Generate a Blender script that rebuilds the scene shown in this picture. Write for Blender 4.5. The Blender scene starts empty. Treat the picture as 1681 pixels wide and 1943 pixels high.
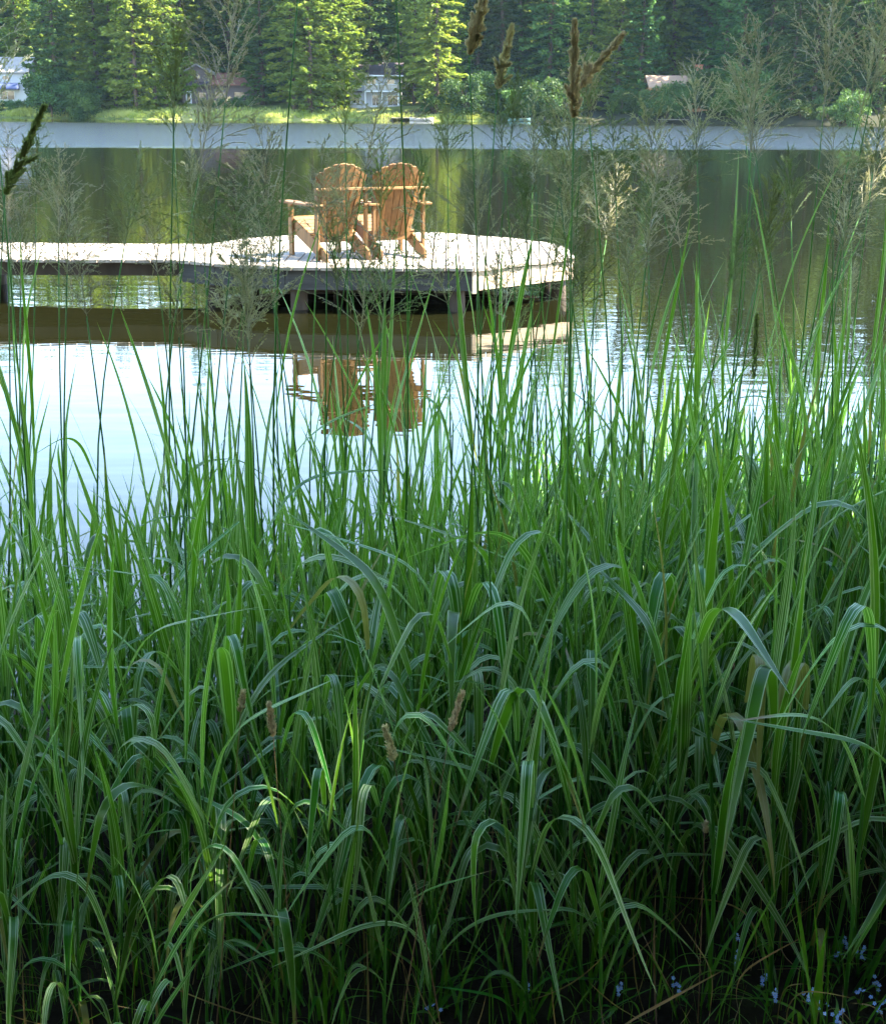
import bpy, bmesh, math, random
import numpy as np
from mathutils import Vector, Matrix, Euler
R = math.radians
random.seed(7); rng = np.random.default_rng(7)
S = bpy.context.scene
C = S.collection

# ------------------------------------------------------------------ camera
PW, PH, FPX = 1681.0, 1943.0, 2520.0          # photograph size, focal length in its pixels
PITCH, ROLL, CAMZ = R(16.95), R(0.3), 2.0
cam = bpy.data.cameras.new('camera'); camo = bpy.data.objects.new('camera', cam); C.objects.link(camo)
cam.sensor_fit = 'VERTICAL'; cam.sensor_height = 24.0; cam.lens = 24.0*FPX/PH
cam.clip_start = 0.05; cam.clip_end = 3000
CAMM = Matrix.Translation((0, 0, CAMZ)) @ Euler((math.pi/2-PITCH, 0, 0)).to_matrix().to_4x4() @ Matrix.Rotation(ROLL, 4, 'Z')
camo.matrix_world = CAMM
S.camera = camo
def P(px, py, y):
    """point where the ray through a photo pixel meets the vertical plane at depth y"""
    d = (CAMM.to_3x3() @ Vector(((px-PW/2)/FPX, -(py-PH/2)/FPX, -1.0)))
    t = y/d.y
    return Vector((d.x*t, y, CAMZ+d.z*t))

# ------------------------------------------------------------------ light
SUN = Vector((0.99, 0.09, 0.0)).normalized()
ELEV = R(45)
w = bpy.data.worlds.new('World'); S.world = w; w.use_nodes = True
nt = w.node_tree; nt.nodes.clear()
sky = nt.nodes.new('ShaderNodeTexSky'); sky.sky_type = 'NISHITA'; sky.sun_disc = False
sky.sun_elevation = ELEV; sky.sun_rotation = math.atan2(SUN.x, SUN.y); sky.air_density = 1.0; sky.dust_density = 0.3; sky.ozone_density = 1.0
bg = nt.nodes.new('ShaderNodeBackground'); bg.inputs[1].default_value = 0.14
wo = nt.nodes.new('ShaderNodeOutputWorld')
nt.links.new(sky.outputs[0], bg.inputs[0]); nt.links.new(bg.outputs[0], wo.inputs[0])
sl = bpy.data.lights.new('sun', 'SUN'); sl.energy = 4.6; sl.angle = R(0.53); sl.color = (1.0, 0.93, 0.80)
so = bpy.data.objects.new('sun', sl); C.objects.link(so)
sd = Vector((SUN.x*math.cos(ELEV), SUN.y*math.cos(ELEV), math.sin(ELEV)))
so.rotation_euler = sd.to_track_quat('Z', 'Y').to_euler(); so.location = (40, 10, 60)
S.view_settings.view_transform = 'Standard'; S.view_settings.look = 'None'
S.view_settings.exposure = 3.15; S.view_settings.gamma = 1.0
S.render.engine = 'CYCLES'
S.cycles.max_bounces = 4; S.cycles.diffuse_bounces = 2; S.cycles.glossy_bounces = 3; S.cycles.transparent_max_bounces = 8

# ------------------------------------------------------------------ helpers
def mesh_obj(name, me, m=None, parent=None):
    o = bpy.data.objects.new(name, me); C.objects.link(o)
    if m is not None and len(me.materials) == 0: me.materials.append(m)
    if parent is not None: o.parent = parent
    return o
def tag(o, label=None, cat=None, group=None, kind=None):
    if label: o['label'] = label
    if cat: o['category'] = cat
    if group: o['group'] = group
    if kind: o['kind'] = kind
    return o
def thing(name, label, cat, loc=(0, 0, 0), rz=0.0, group=None):
    o = bpy.data.objects.new(name, None); C.objects.link(o); o.empty_display_size = 0.1
    o.location = loc; o.rotation_euler = (0, 0, rz)
    return tag(o, label, cat, group)
def copy_thing(root, loc, rz, sc=1.0, label=None, group=None):
    r = root.copy(); C.objects.link(r); r.location = loc; r.rotation_euler = (0, 0, rz)
    r.scale = (sc, sc, sc) if not hasattr(sc, '__len__') else sc
    if label: r['label'] = label
    if group: r['group'] = group
    for ch in root.children:
        c = ch.copy(); C.objects.link(c); c.parent = r
        for g in ch.children:
            d = g.copy(); C.objects.link(d); d.parent = c
    return r

class MB:
    """collects verts, faces, optional uv and a per-vertex float"""
    def __init__(s): s.v = []; s.f = []; s.uv = {}; s.smooth = False
    def box(s, c, size, rot=None):
        hx, hy, hz = size[0]/2, size[1]/2, size[2]/2
        b = len(s.v)
        for x in (-hx, hx):
            for y in (-hy, hy):
                for z in (-hz, hz):
                    p = Vector((x, y, z))
                    if rot is not None: p = rot @ p
                    s.v.append((p.x+c[0], p.y+c[1], p.z+c[2]))
        for q in ((0,1,3,2),(4,6,7,5),(0,4,5,1),(2,3,7,6),(0,2,6,4),(1,5,7,3)): s.f.append(tuple(b+i for i in q))
        return s
    def prism(s, poly, axis, a, b):
        """extrude a 2-D outline; axis 'x': poly is (y,z); 'y': (x,z); 'z': (x,y)"""
        n = len(poly); o = len(s.v)
        for t in (a, b):
            for p in poly:
                s.v.append({'x': (t, p[0], p[1]), 'y': (p[0], t, p[1]), 'z': (p[0], p[1], t)}[axis])
        s.f.append(tuple(o+i for i in range(n))[::-1]); s.f.append(tuple(o+n+i for i in range(n)))
        for i in range(n):
            j = (i+1) % n; s.f.append((o+i, o+j, o+n+j, o+n+i))
        return s
    def tube(s, pts, rad, n=6, cap=True):
        o = len(s.v); m = len(pts); pts = [Vector(p) for p in pts]
        if not hasattr(rad, '__len__'): rad = [rad]*m
        for i, p in enumerate(pts):
            t = (pts[min(i+1, m-1)]-pts[max(i-1, 0)]).normalized()
            a = t.orthogonal().normalized() if abs(t.z) < 0.9 else Vector((1, 0, 0)).cross(t).normalized()
            b = t.cross(a)
            for k in range(n):
                q = p+(a*math.cos(2*math.pi*k/n)+b*math.sin(2*math.pi*k/n))*rad[i]
                s.v.append(tuple(q))
        for i in range(m-1):
            for k in range(n):
                k2 = (k+1) % n
                s.f.append((o+i*n+k, o+i*n+k2, o+(i+1)*n+k2, o+(i+1)*n+k))
        if cap:
            s.f.append(tuple(o+k for k in range(n))[::-1]); s.f.append(tuple(o+(m-1)*n+k for k in range(n)))
        return s
    def mesh(s, name, m=None, bevel=0.0, smooth=False):
        me = bpy.data.meshes.new(name); me.from_pydata(s.v, [], s.f)
        bm = bmesh.new(); bm.from_mesh(me); bmesh.ops.recalc_face_normals(bm, faces=bm.faces)
        if bevel > 0: bmesh.ops.bevel(bm, geom=list(bm.edges), offset=bevel, segments=1, affect='EDGES', clamp_overlap=True)
        bm.to_mesh(me); bm.free()
        if smooth: me.polygons.foreach_set('use_smooth', [True]*len(me.polygons))
        if m: me.materials.append(m)
        return me
    def build(s, name, m=None, parent=None, bevel=0.0, smooth=False):
        return mesh_obj(name, s.mesh(name, m, bevel, smooth), None, parent)

def np_mesh(name, V, F, m=None, uv=None, lid=None, smooth=True):
    """V (n,3), F (k,3 or 4) arrays; uv per vertex (n,2); lid per vertex (n,)"""
    me = bpy.data.meshes.new(name); k = F.shape[1]
    me.vertices.add(len(V)); me.vertices.foreach_set('co', V.astype(np.float32).ravel())
    me.loops.add(F.size); me.loops.foreach_set('vertex_index', F.astype(np.int32).ravel())
    me.polygons.add(len(F)); me.polygons.foreach_set('loop_start', np.arange(0, F.size, k, dtype=np.int32))
    me.polygons.foreach_set('loop_total', np.full(len(F), k, dtype=np.int32))
    if uv is not None:
        l = me.uv_layers.new(name='UVMap'); l.data.foreach_set('uv', uv[F.ravel()].astype(np.float32).ravel())
    if lid is not None:
        a = me.attributes.new('lid', 'FLOAT', 'POINT'); a.data.foreach_set('value', lid.astype(np.float32))
    me.polygons.foreach_set('use_smooth', np.full(len(F), smooth))
    me.update(calc_edges=True)
    if m: me.materials.append(m)
    return me

# ------------------------------------------------------------------ materials
def newmat(name):
    m = bpy.data.materials.new(name); m.use_nodes = True
    n = m.node_tree.nodes; l = m.node_tree.links
    return m, n, l, n['Principled BSDF']
def setp(p, **k):
    for a, b in k.items():
        for nm in (a, a.replace('_', ' ')):
            if nm in p.inputs: p.inputs[nm].default_value = b; break
def ramp(n, l, fac, stops):
    r = n.new('ShaderNodeValToRGB'); e = r.color_ramp.elements
    while len(e) < len(stops): e.new(0.5)
    for i, (p, c) in enumerate(stops): e[i].position = p; e[i].color = (c[0], c[1], c[2], 1) if hasattr(c, '__len__') else (c, c, c, 1)
    l.new(fac, r.inputs[0]); return r.outputs[0]
def mathn(n, l, op, a, b=None, c=None, clamp=False):
    x = n.new('ShaderNodeMath'); x.operation = op; x.use_clamp = clamp
    for i, q in enumerate((a, b, c)):
        if q is None: continue
        if isinstance(q, (int, float)): x.inputs[i].default_value = q
        else: l.new(q, x.inputs[i])
    return x.outputs[0]
def mixc(n, l, f, a, b, mode='MIX'):
    x = n.new('ShaderNodeMix'); x.data_type = 'RGBA'; x.blend_type = mode
    if isinstance(f, (int, float)): x.inputs[0].default_value = f
    else: l.new(f, x.inputs[0])
    for i, q in ((6, a), (7, b)):
        if isinstance(q, tuple): x.inputs[i].default_value = (q[0], q[1], q[2], 1)
        else: l.new(q, x.inputs[i])
    return x.outputs[2]
def noise(n, l, vec, scale, detail=3, rough=0.55, dim='3D', w_=None):
    x = n.new('ShaderNodeTexNoise'); x.noise_dimensions = dim
    x.inputs['Scale'].default_value = scale; x.inputs['Detail'].default_value = detail; x.inputs['Roughness'].default_value = rough
    if vec is not None: l.new(vec, x.inputs['Vector'])
    if w_ is not None: l.new(w_, x.inputs['W'])
    return x.outputs['Fac']
def bump(n, l, h, strength, dist=0.01):
    b = n.new('ShaderNodeBump'); b.inputs['Strength'].default_value = strength; b.inputs['Distance'].default_value = dist
    l.new(h, b.inputs['Height']); return b.outputs[0]
def mapping(n, l, vec, scale):
    x = n.new('ShaderNodeMapping'); x.inputs['Scale'].default_value = scale; l.new(vec, x.inputs['Vector']); return x.outputs[0]
def oinfo(n): return n.new('ShaderNodeObjectInfo').outputs['Random']

def plain(name, col, rough=0.7, vary=0.25, scale=4.0, spec=0.3, stretch=None, bmp=0.0, rand=0.15):
    m, n, l, p = newmat(name)
    tc = n.new('ShaderNodeTexCoord').outputs['Object']
    v = mapping(n, l, tc, stretch) if stretch else tc
    f = noise(n, l, v, scale, 5, 0.6)
    d = tuple(c*(1-vary) for c in col); b = tuple(min(1, c*(1+vary)) for c in col)
    c = ramp(n, l, f, [(0.3, d), (0.7, b)])
    rv = mathn(n, l, 'MULTIPLY_ADD', oinfo(n), 2*rand, 1-rand)
    hsv = n.new('ShaderNodeHueSaturation'); l.new(c, hsv.inputs['Color']); l.new(rv, hsv.inputs['Value'])
    l.new(hsv.outputs[0], p.inputs['Base Color'])
    setp(p, Roughness=rough); p.inputs['Specular IOR Level'].default_value = spec
    if bmp: l.new(bump(n, l, f, bmp, 0.01), p.inputs['Normal'])
    return m

def blade_mat(name, green, cream, amount, trans=0.4, margin=True):
    """strap leaf with lengthwise cream stripes"""
    m, n, l, p = newmat(name)
    uv = n.new('ShaderNodeUVMap'); sx = n.new('ShaderNodeSeparateXYZ'); l.new(uv.outputs[0], sx.inputs[0])
    u, v = sx.outputs[0], sx.outputs[1]
    at = n.new('ShaderNodeAttribute'); at.attribute_name = 'lid'
    idv = mathn(n, l, 'ADD', at.outputs['Fac'], oinfo(n))
    wv = mathn(n, l, 'ADD', mathn(n, l, 'MULTIPLY', u, 6.5), mathn(n, l, 'MULTIPLY', idv, 91.7))
    st = noise(n, l, None, 1.0, 0.6, 0.5, '1D', wv)
    lo = mathn(n, l, 'MULTIPLY_ADD', mathn(n, l, 'FRACT', mathn(n, l, 'MULTIPLY', idv, 7.31)), 0.16, 0.60-amount*0.32)
    mask = mathn(n, l, 'MULTIPLY', mathn(n, l, 'SUBTRACT', st, lo), 14.0, clamp=True)
    if margin:
        e = mathn(n, l, 'ABSOLUTE', mathn(n, l, 'SUBTRACT', u, 0.5))
        em = mathn(n, l, 'MULTIPLY', mathn(n, l, 'SUBTRACT', e, 0.405), 26.0, clamp=True)
        mask = mathn(n, l, 'MAXIMUM', mask, em)
    obj = n.new('ShaderNodeTexCoord').outputs['Object']
    nz = noise(n, l, obj, 9.0, 3)
    g = ramp(n, l, nz, [(0.3, tuple(c*0.72 for c in green)), (0.72, tuple(c*1.3 for c in green))])
    col = mixc(n, l, mathn(n, l, 'MULTIPLY', mask, 0.84), g, cream)
    # leaf to leaf hue: some yellower, some bluer
    hs = n.new('ShaderNodeHueSaturation'); l.new(col, hs.inputs['Color'])
    fr = mathn(n, l, 'FRACT', mathn(n, l, 'MULTIPLY', idv, 3.77))
    l.new(mathn(n, l, 'MULTIPLY_ADD', fr, 0.05, 0.47), hs.inputs['Hue'])
    l.new(mathn(n, l, 'MULTIPLY_ADD', mathn(n, l, 'FRACT', mathn(n, l, 'MULTIPLY', idv, 11.3)), 0.5, 0.75), hs.inputs['Value'])
    # withered tan tips on some leaves
    tip = mathn(n, l, 'MULTIPLY', mathn(n, l, 'SUBTRACT', v, mathn(n, l, 'MULTIPLY_ADD', mathn(n, l, 'FRACT', mathn(n, l, 'MULTIPLY', idv, 23.9)), 0.9, 0.74)), 9.0, clamp=True)
    col2 = mixc(n, l, tip, hs.outputs[0], (0.22, 0.13, 0.05))
    wv2 = mathn(n, l, 'MULTIPLY', mathn(n, l, 'GREATER_THAN', mathn(n, l, 'FRACT', mathn(n, l, 'MULTIPLY', idv, 5.13)), 0.975), 0.75)
    col2 = mixc(n, l, wv2, col2, (0.30, 0.26, 0.06))
    spt = noise(n, l, obj, 70.0, 3, 0.6); spm = mathn(n, l, 'MULTIPLY', mathn(n, l, 'SUBTRACT', spt, 0.66), 9.0, clamp=True)
    col2 = mixc(n, l, mathn(n, l, 'MULTIPLY', spm, 0.6), col2, (0.12, 0.09, 0.03))
    l.new(col2, p.inputs['Base Color'])
    setp(p, Roughness=0.30); p.inputs['Specular IOR Level'].default_value = 0.42
    rib = mathn(n, l, 'SINE', mathn(n, l, 'MULTIPLY', u, 75.0))
    l.new(bump(n, l, rib, 0.25, 0.0006), p.inputs['Normal'])
    t = n.new('ShaderNodeBsdfTranslucent'); tg = tuple(min(0.5, c*k_) for c, k_ in zip(green, (6.5, 2.6, 1.5)))
    tcol = mixc(n, l, wv2, mixc(n, l, mathn(n, l, 'MULTIPLY', mask, 0.8), tg, (0.30, 0.50, 0.10)), (0.35, 0.28, 0.05))
    l.new(tcol, t.inputs[0])
    mx = n.new('ShaderNodeMixShader'); mx.inputs[0].default_value = trans
    l.new(p.outputs[0], mx.inputs[1]); l.new(t.outputs[0], mx.inputs[2]); l.new(mx.outputs[0], n['Material Output'].inputs[0])
    return m

def foliage_mat(name, dark, light, trans=0.35, scale=0.5, rough=0.6, rand=0.35):
    m, n, l, p = newmat(name)
    tc = n.new('ShaderNodeTexCoord').outputs['Object']
    f = noise(n, l, tc, scale, 4, 0.65)
    c = ramp(n, l, f, [(0.3, dark), (0.7, light)])
    hs = n.new('ShaderNodeHueSaturation'); l.new(c, hs.inputs['Color']); r = oinfo(n)
    l.new(mathn(n, l, 'MULTIPLY_ADD', r, 2*rand, 1-rand), hs.inputs['Value'])
    l.new(mathn(n, l, 'MULTIPLY_ADD', mathn(n, l, 'FRACT', mathn(n, l, 'MULTIPLY', r, 17.3)), 0.05, 0.475), hs.inputs['Hue'])
    l.new(hs.outputs[0], p.inputs['Base Color']); setp(p, Roughness=rough); p.inputs['Specular IOR Level'].default_value = 0.3
    t = n.new('ShaderNodeBsdfTranslucent'); l.new(mixc(n, l, 1.0, hs.outputs[0], (1.0, 1.0, 0.5), 'MULTIPLY'), t.inputs[0])
    mx = n.new('ShaderNodeMixShader'); mx.inputs[0].default_value = trans
    l.new(p.outputs[0], mx.inputs[1]); l.new(t.outputs[0], mx.inputs[2]); l.new(mx.outputs[0], n['Material Output'].inputs[0])
    return m

M = {}
M['blade'] = blade_mat('variegated_blade', (0.023, 0.135, 0.006), (0.52, 0.68, 0.34), 0.31, 0.36)
M['blade_green'] = blade_mat('green_blade', (0.030, 0.170, 0.008), (0.05, 0.20, 0.015), 0.1, 0.40, False)
M['blade_dry'] = blade_mat('dry_blade', (0.20, 0.11, 0.035), (0.32, 0.21, 0.09), 0.5, 0.3)
M['stem'] = plain('reed_stem', (0.048, 0.170, 0.018), 0.5, 0.35, 14, 0.25, (1, 1, 0.25))
M['stem_dry'] = plain('dry_stem', (0.22, 0.13, 0.06), 0.7, 0.3, 12)
M['spike'] = foliage_mat('seed_spikelets', (0.30, 0.29, 0.19), (0.52, 0.50, 0.36), 0.40, 30.0, rand=0.2)
M['spike_green'] = foliage_mat('green_spikelets', (0.15, 0.20, 0.08), (0.31, 0.37, 0.18), 0.40, 30.0, rand=0.2)
M['spike_tan'] = foliage_mat('tan_spikelets', (0.48, 0.40, 0.30), (0.68, 0.59, 0.46), 0.42, 60.0, rand=0.1)
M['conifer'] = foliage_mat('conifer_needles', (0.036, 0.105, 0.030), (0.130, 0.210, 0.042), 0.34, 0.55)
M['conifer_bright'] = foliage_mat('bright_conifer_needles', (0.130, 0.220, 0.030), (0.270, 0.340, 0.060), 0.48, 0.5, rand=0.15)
M['broad'] = foliage_mat('broad_leaves', (0.035, 0.085, 0.018), (0.105, 0.165, 0.035), 0.35, 0.8)
M['bark'] = plain('bark', (0.11, 0.075, 0.055), 0.9, 0.4, 3, 0.2, (1, 1, 0.2), 0.5)
M['deck'] = plain('weathered_planks', (0.30, 0.25, 0.19), 0.75, 0.35, 5, 0.3, (6, 0.5, 6), 0.3, 0.22)
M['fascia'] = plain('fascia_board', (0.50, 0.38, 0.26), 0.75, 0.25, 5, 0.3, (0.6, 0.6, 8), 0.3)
M['fascia_shaded'] = plain('shaded_fascia', (0.055, 0.052, 0.045), 0.85, 0.4, 5, 0.3, (0.6, 0.6, 8), 0.06)  # dark copy of the fascia wood, with the front's shade put into the colour
M['pile'] = plain('wet_pile', (0.07, 0.05, 0.035), 0.7, 0.4, 6, 0.3, (1, 1, 0.3), 0.4)
M['cedar'] = plain('cedar', (0.215, 0.112, 0.040), 0.65, 0.40, 6, 0.3, (5, 5, 0.6), 0.3, 0.34)
M['petal'] = plain('blue_petals', (0.30, 0.46, 0.90), 0.6, 0.15, 60, 0.3)
M['petal_eye'] = plain('flower_eye', (0.75, 0.6, 0.2), 0.6, 0.1, 60, 0.3)
M['white'] = plain('white_siding', (0.46, 0.46, 0.46), 0.7, 0.05, 1, 0.3, (0.2, 0.2, 8))
M['cream'] = plain('cream_siding', (0.62, 0.55, 0.45), 0.7, 0.08, 1, 0.3, (0.2, 0.2, 8))
M['brown'] = plain('brown_siding', (0.13, 0.10, 0.09), 0.8, 0.2, 1, 0.3, (0.2, 0.2, 8))
M['orange_wall'] = plain('cedar_siding', (0.50, 0.25, 0.11), 0.7, 0.15, 1, 0.3, (0.2, 0.2, 8))
M['roof_purple'] = plain('dark_shingles', (0.070, 0.056, 0.058), 0.85, 0.25, 3, 0.2, (0.5, 3, 3), 0.4)
M['roof_grey'] = plain('grey_shingles', (0.30, 0.27, 0.24), 0.85, 0.2, 3, 0.2, (0.5, 3, 3), 0.4)
M['roof_tan'] = plain('tan_shingles', (0.30, 0.19, 0.12), 0.85, 0.2, 3, 0.2, (0.5, 3, 3), 0.4)
M['roof_red'] = plain('red_brown_shingles', (0.26, 0.12, 0.085), 0.85, 0.25, 3, 0.2, (0.5, 3, 3), 0.4)
M['brick'] = plain('brick', (0.36, 0.14, 0.075), 0.85, 0.3, 6, 0.2, (1, 1, 3), 0.4)
M['trim'] = plain('white_trim', (0.78, 0.78, 0.76), 0.6, 0.04, 2)
M['awning'] = plain('blue_canvas', (0.06, 0.08, 0.17), 0.8, 0.15, 2)
M['boat_white'] = plain('white_hull', (0.45, 0.40, 0.34), 0.4, 0.06, 2)
M['boat_green'] = plain('green_hull', (0.10, 0.17, 0.15), 0.4, 0.06, 2)
def glass_mat():
    m, n, l, p = newmat('window_glass'); setp(p, Roughness=0.06); p.inputs['Base Color'].default_value = (0.02, 0.025, 0.03, 1)
    p.inputs['Specular IOR Level'].default_value = 0.8
    nz = noise(n, l, n.new('ShaderNodeTexCoord').outputs['Object'], 1.5, 1); l.new(bump(n, l, nz, 0.05, 0.05), p.inputs['Normal']); return m
M['glass'] = glass_mat()

def ground_mat():
    m, n, l, p = newmat('ground'); tc = n.new('ShaderNodeTexCoord').outputs['Object']
    a = noise(n, l, tc, 7.0, 6, 0.7); soil = ramp(n, l, a, [(0.3, (0.008, 0.006, 0.004)), (0.55, (0.026, 0.019, 0.011)), (0.75, (0.030, 0.036, 0.012))])
    b = noise(n, l, tc, 0.09, 6, 0.65); far = ramp(n, l, b, [(0.32, (0.055, 0.050, 0.024)), (0.5, (0.13, 0.16, 0.035)), (0.68, (0.30, 0.25, 0.11))])
    sx = n.new('ShaderNodeSeparateXYZ'); l.new(tc, sx.inputs[0])
    f = mathn(n, l, 'MULTIPLY', mathn(n, l, 'SUBTRACT', sx.outputs[1], 60.0), 0.02, clamp=True)
    wood = mathn(n, l, 'MULTIPLY', mathn(n, l, 'SUBTRACT', sx.outputs[2], 3.2), 0.5, clamp=True)
    right = mathn(n, l, 'MULTIPLY', mathn(n, l, 'SUBTRACT', sx.outputs[0], 6.0), 0.25, clamp=True)
    far2 = mixc(n, l, mathn(n, l, 'MAXIMUM', wood, right), far, (0.035, 0.035, 0.018))
    l.new(mixc(n, l, f, soil, far2), p.inputs['Base Color']); setp(p, Roughness=0.95); p.inputs['Specular IOR Level'].default_value = 0.1
    l.new(bump(n, l, a, 0.8, 0.03), p.inputs['Normal']); return m
M['ground'] = ground_mat()

def water_mat():
    m, n, l, p = newmat('lake_water')
    tc = n.new('ShaderNodeTexCoord').outputs['Object']; sx = n.new('ShaderNodeSeparateXYZ'); l.new(tc, sx.inputs[0])
    y = sx.outputs[1]
    # a breeze roughens the far half of the lake, its edge uneven
    ed = noise(n, l, mapping(n, l, tc, (0.02, 0.05, 1)), 1.0, 4, 0.6)
    yy = mathn(n, l, 'ADD', y, mathn(n, l, 'MULTIPLY', mathn(n, l, 'SUBTRACT', ed, 0.5), 26.0))
    breeze = mathn(n, l, 'MULTIPLY', mathn(n, l, 'SUBTRACT', yy, 68.0), 0.10, clamp=True)
    lee = mathn(n, l, 'MULTIPLY', mathn(n, l, 'SUBTRACT', 176.0, yy), 0.06, clamp=True)
    br = mathn(n, l, 'MULTIPLY', breeze, lee)
    puffs = noise(n, l, mapping(n, l, tc, (0.10, 0.30, 1)), 1.0, 3, 0.6)
    near = mathn(n, l, 'MULTIPLY', mathn(n, l, 'SUBTRACT', y, 8.0), 0.05, clamp=True)
    pf = mathn(n, l, 'MULTIPLY', mathn(n, l, 'MULTIPLY', mathn(n, l, 'SUBTRACT', puffs, 0.42), 3.0, clamp=True), near)
    calm = noise(n, l, mapping(n, l, tc, (1.1, 3.2, 1)), 1.0, 2, 0.5)
    fine = noise(n, l, mapping(n, l, tc, (5.0, 9.0, 1)), 1.0, 2, 0.5)
    chop = noise(n, l, mapping(n, l, tc, (1.6, 2.2, 1)), 1.0, 3, 0.6)
    h = mathn(n, l, 'ADD', mathn(n, l, 'MULTIPLY', calm, 0.0028), mathn(n, l, 'MULTIPLY', mathn(n, l, 'MULTIPLY', fine, pf), 0.0013))
    h = mathn(n, l, 'ADD', h, mathn(n, l, 'MULTIPLY', mathn(n, l, 'MULTIPLY', chop, br), 0.36))
    b = n.new('ShaderNodeBump'); b.inputs['Strength'].default_value = 1.0; b.inputs['Distance'].default_value = 1.0
    l.new(h, b.inputs['Height']); l.new(b.outputs[0], p.inputs['Normal'])
    mk = noise(n, l, tc, 0.25, 3)
    l.new(ramp(n, l, mk, [(0.3, (0.0060, 0.0065, 0.0020)), (0.7, (0.0090, 0.0090, 0.0030))]), p.inputs['Base Color'])
    l.new(mathn(n, l, 'MULTIPLY_ADD', br, 0.14, 0.012), p.inputs['Roughness'])
    p.inputs['IOR'].default_value = 1.34; p.inputs['Specular IOR Level'].default_value = 0.55
    return m
M['water'] = water_mat()

# ------------------------------------------------------------------ ground and lake
def shore_y(x):          # far shoreline
    return np.interp(x, [-400, -75, -45, 25, 60, 90, 400], [300, 230, 214, 212, 190, 176, 60]) + 1.2*np.sin(x*0.31) + 0.8*np.sin(x*0.83+1)
def bank_y(x):           # near shoreline
    return 4.6 + 0.22*np.clip(x, -2, 4) + 0.12*np.sin(2.3*x) - 0.004*np.clip(np.abs(x)-4, 0, 400)**2*0.02
def gz(x, y):
    x = np.asarray(x, float); y = np.asarray(y, float)
    by = bank_y(x); t = by-y
    near = np.where(t > 0, 0.40*(1-np.exp(-t/1.7))*1.05+0.02*np.maximum(t-3, 0), np.maximum(-1.6, t*0.25))
    s = y-shore_y(x)
    far = np.where(s > 0, np.minimum(0.35, s*0.5)+np.interp(s, [0, 12, 30, 90, 300], [0, 1.6, 2.9, 14, 60]), np.maximum(-1.6, s*0.3))
    z = np.where(y < 60, near, far)
    z = z + np.where((y < 60) & (t > 0.2), 0.018*np.sin(x*9.1+y*3)*np.sin(y*8.3-x*2), 0)
    return z
xs = np.unique(np.concatenate([np.linspace(-900, -100, 18), np.linspace(-100, -6, 60), np.linspace(-6, 6, 110), np.linspace(6, 100, 60), np.linspace(100, 900, 18)]))
ys = np.unique(np.concatenate([np.linspace(-300, -10, 12), np.linspace(-10, 8, 130), np.linspace(8, 160, 40), np.linspace(160, 260, 140), np.linspace(260, 1200, 20)]))
X, Y = np.meshgrid(xs, ys); Z = gz(X, Y)
nx, ny = len(xs), len(ys)
i, j = np.meshgrid(np.arange(nx-1), np.arange(ny-1)); a = (j*nx+i).ravel()
F = np.stack([a, a+1, a+nx+1, a+nx], 1)
tag(mesh_obj('ground', np_mesh('ground', np.stack([X.ravel(), Y.ravel(), Z.ravel()], 1), F, M['ground'])), kind='structure')
WV = np.array([(-900, 2.5, 0), (900, 2.5, 0), (900, 420, 0), (-900, 420, 0)], float)
tag(mesh_obj('lake_water', np_mesh('lake_water', WV, np.array([[0, 1, 2, 3]]), M['water'])), kind='structure')

# ------------------------------------------------------------------ dock
DZ = 0.46
FRONT = [(-2.75, 14.12), (-2.35, 13.80), (-1.60, 13.52), (0.29, 13.48), (1.39, 14.52), (1.41, 15.4), (1.33, 15.85), (0.91, 16.57), (-0.13, 17.35), (-1.2, 17.3), (-2.33, 16.57), (-2.75, 15.70)]
def span(x):
    """front and back edge of the decking at x"""
    if x < -2.75: return 14.12-0.012*(x+2.75), 15.70-0.012*(x+2.75)
    f = np.interp(x, [-2.75, -2.35, -1.6, 0.29, 1.43], [14.12, 13.80, 13.52, 13.48, 14.56])
    b = np.interp(x, [-2.75, -2.33, -1.2, -0.13, 0.91, 1.36, 1.46], [15.70, 16.57, 17.3, 17.35, 16.57, 15.85, 15.3])
    return float(f), float(b)
dock = thing('dock', 'weathered plank dock with a rounded platform and a walkway along the water', 'dock', (0, 0, 0))
x = -13.0; pw = 0.140
while x < 1.40:
    x1 = min(x+pw-0.011, 1.415)
    f0, b0 = span(x); f1, b1 = span(x1)
    dz = random.uniform(-0.003, 0.004); jf = random.uniform(-0.012, 0.012)
    mb = MB(); mb.prism([(x, f0-0.075+jf), (x1, f1-0.075+jf), (x1, b1+0.03-jf), (x, b0+0.03-jf)], 'z', DZ-0.036+dz, DZ+dz)
    mb.build('plank', M['deck'], dock, 0.004)
    x += pw
def fascia(p, q, z0, z1, th=0.04, name='fascia', m='fascia'):
    p = Vector((*p, 0)); q = Vector((*q, 0)); d = (q-p); L = d.length; ang = math.atan2(d.y, d.x)
    c = (p+q)/2
    MB().box((c.x, c.y, (z0+z1)/2), (L, th, z1-z0), Matrix.Rotation(ang, 3, 'Z')).build(name, M[m], dock, 0.004)
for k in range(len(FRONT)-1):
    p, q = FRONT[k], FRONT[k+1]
    fascia(p, q, 0.225, DZ-0.044, m='fascia_shaded' if q[0] < 0.5 and p[1] < 14.2 else 'fascia')
fascia((-13, 14.36), (-2.77, 14.26), 0.27, DZ-0.044, 0.05, 'beam', 'pile')  # walkway beams take the dark pile colour to paint in their shade
fascia((-13, 15.72), (-2.77, 15.60), 0.27, DZ-0.044, 0.05, 'beam', 'pile')
for yy in (14.75, 15.3): fascia((-13, yy+0.1), (-2.5, yy), 0.29, DZ-0.044, 0.05, 'joist', 'pile')
for yy in (14.0, 14.7, 15.4, 16.1, 16.7): fascia((-2.3, yy+0.05), (0.6 if yy < 14.2 else 1.15, yy), 0.25, DZ-0.044, 0.05, 'joist', 'pile')
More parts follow.
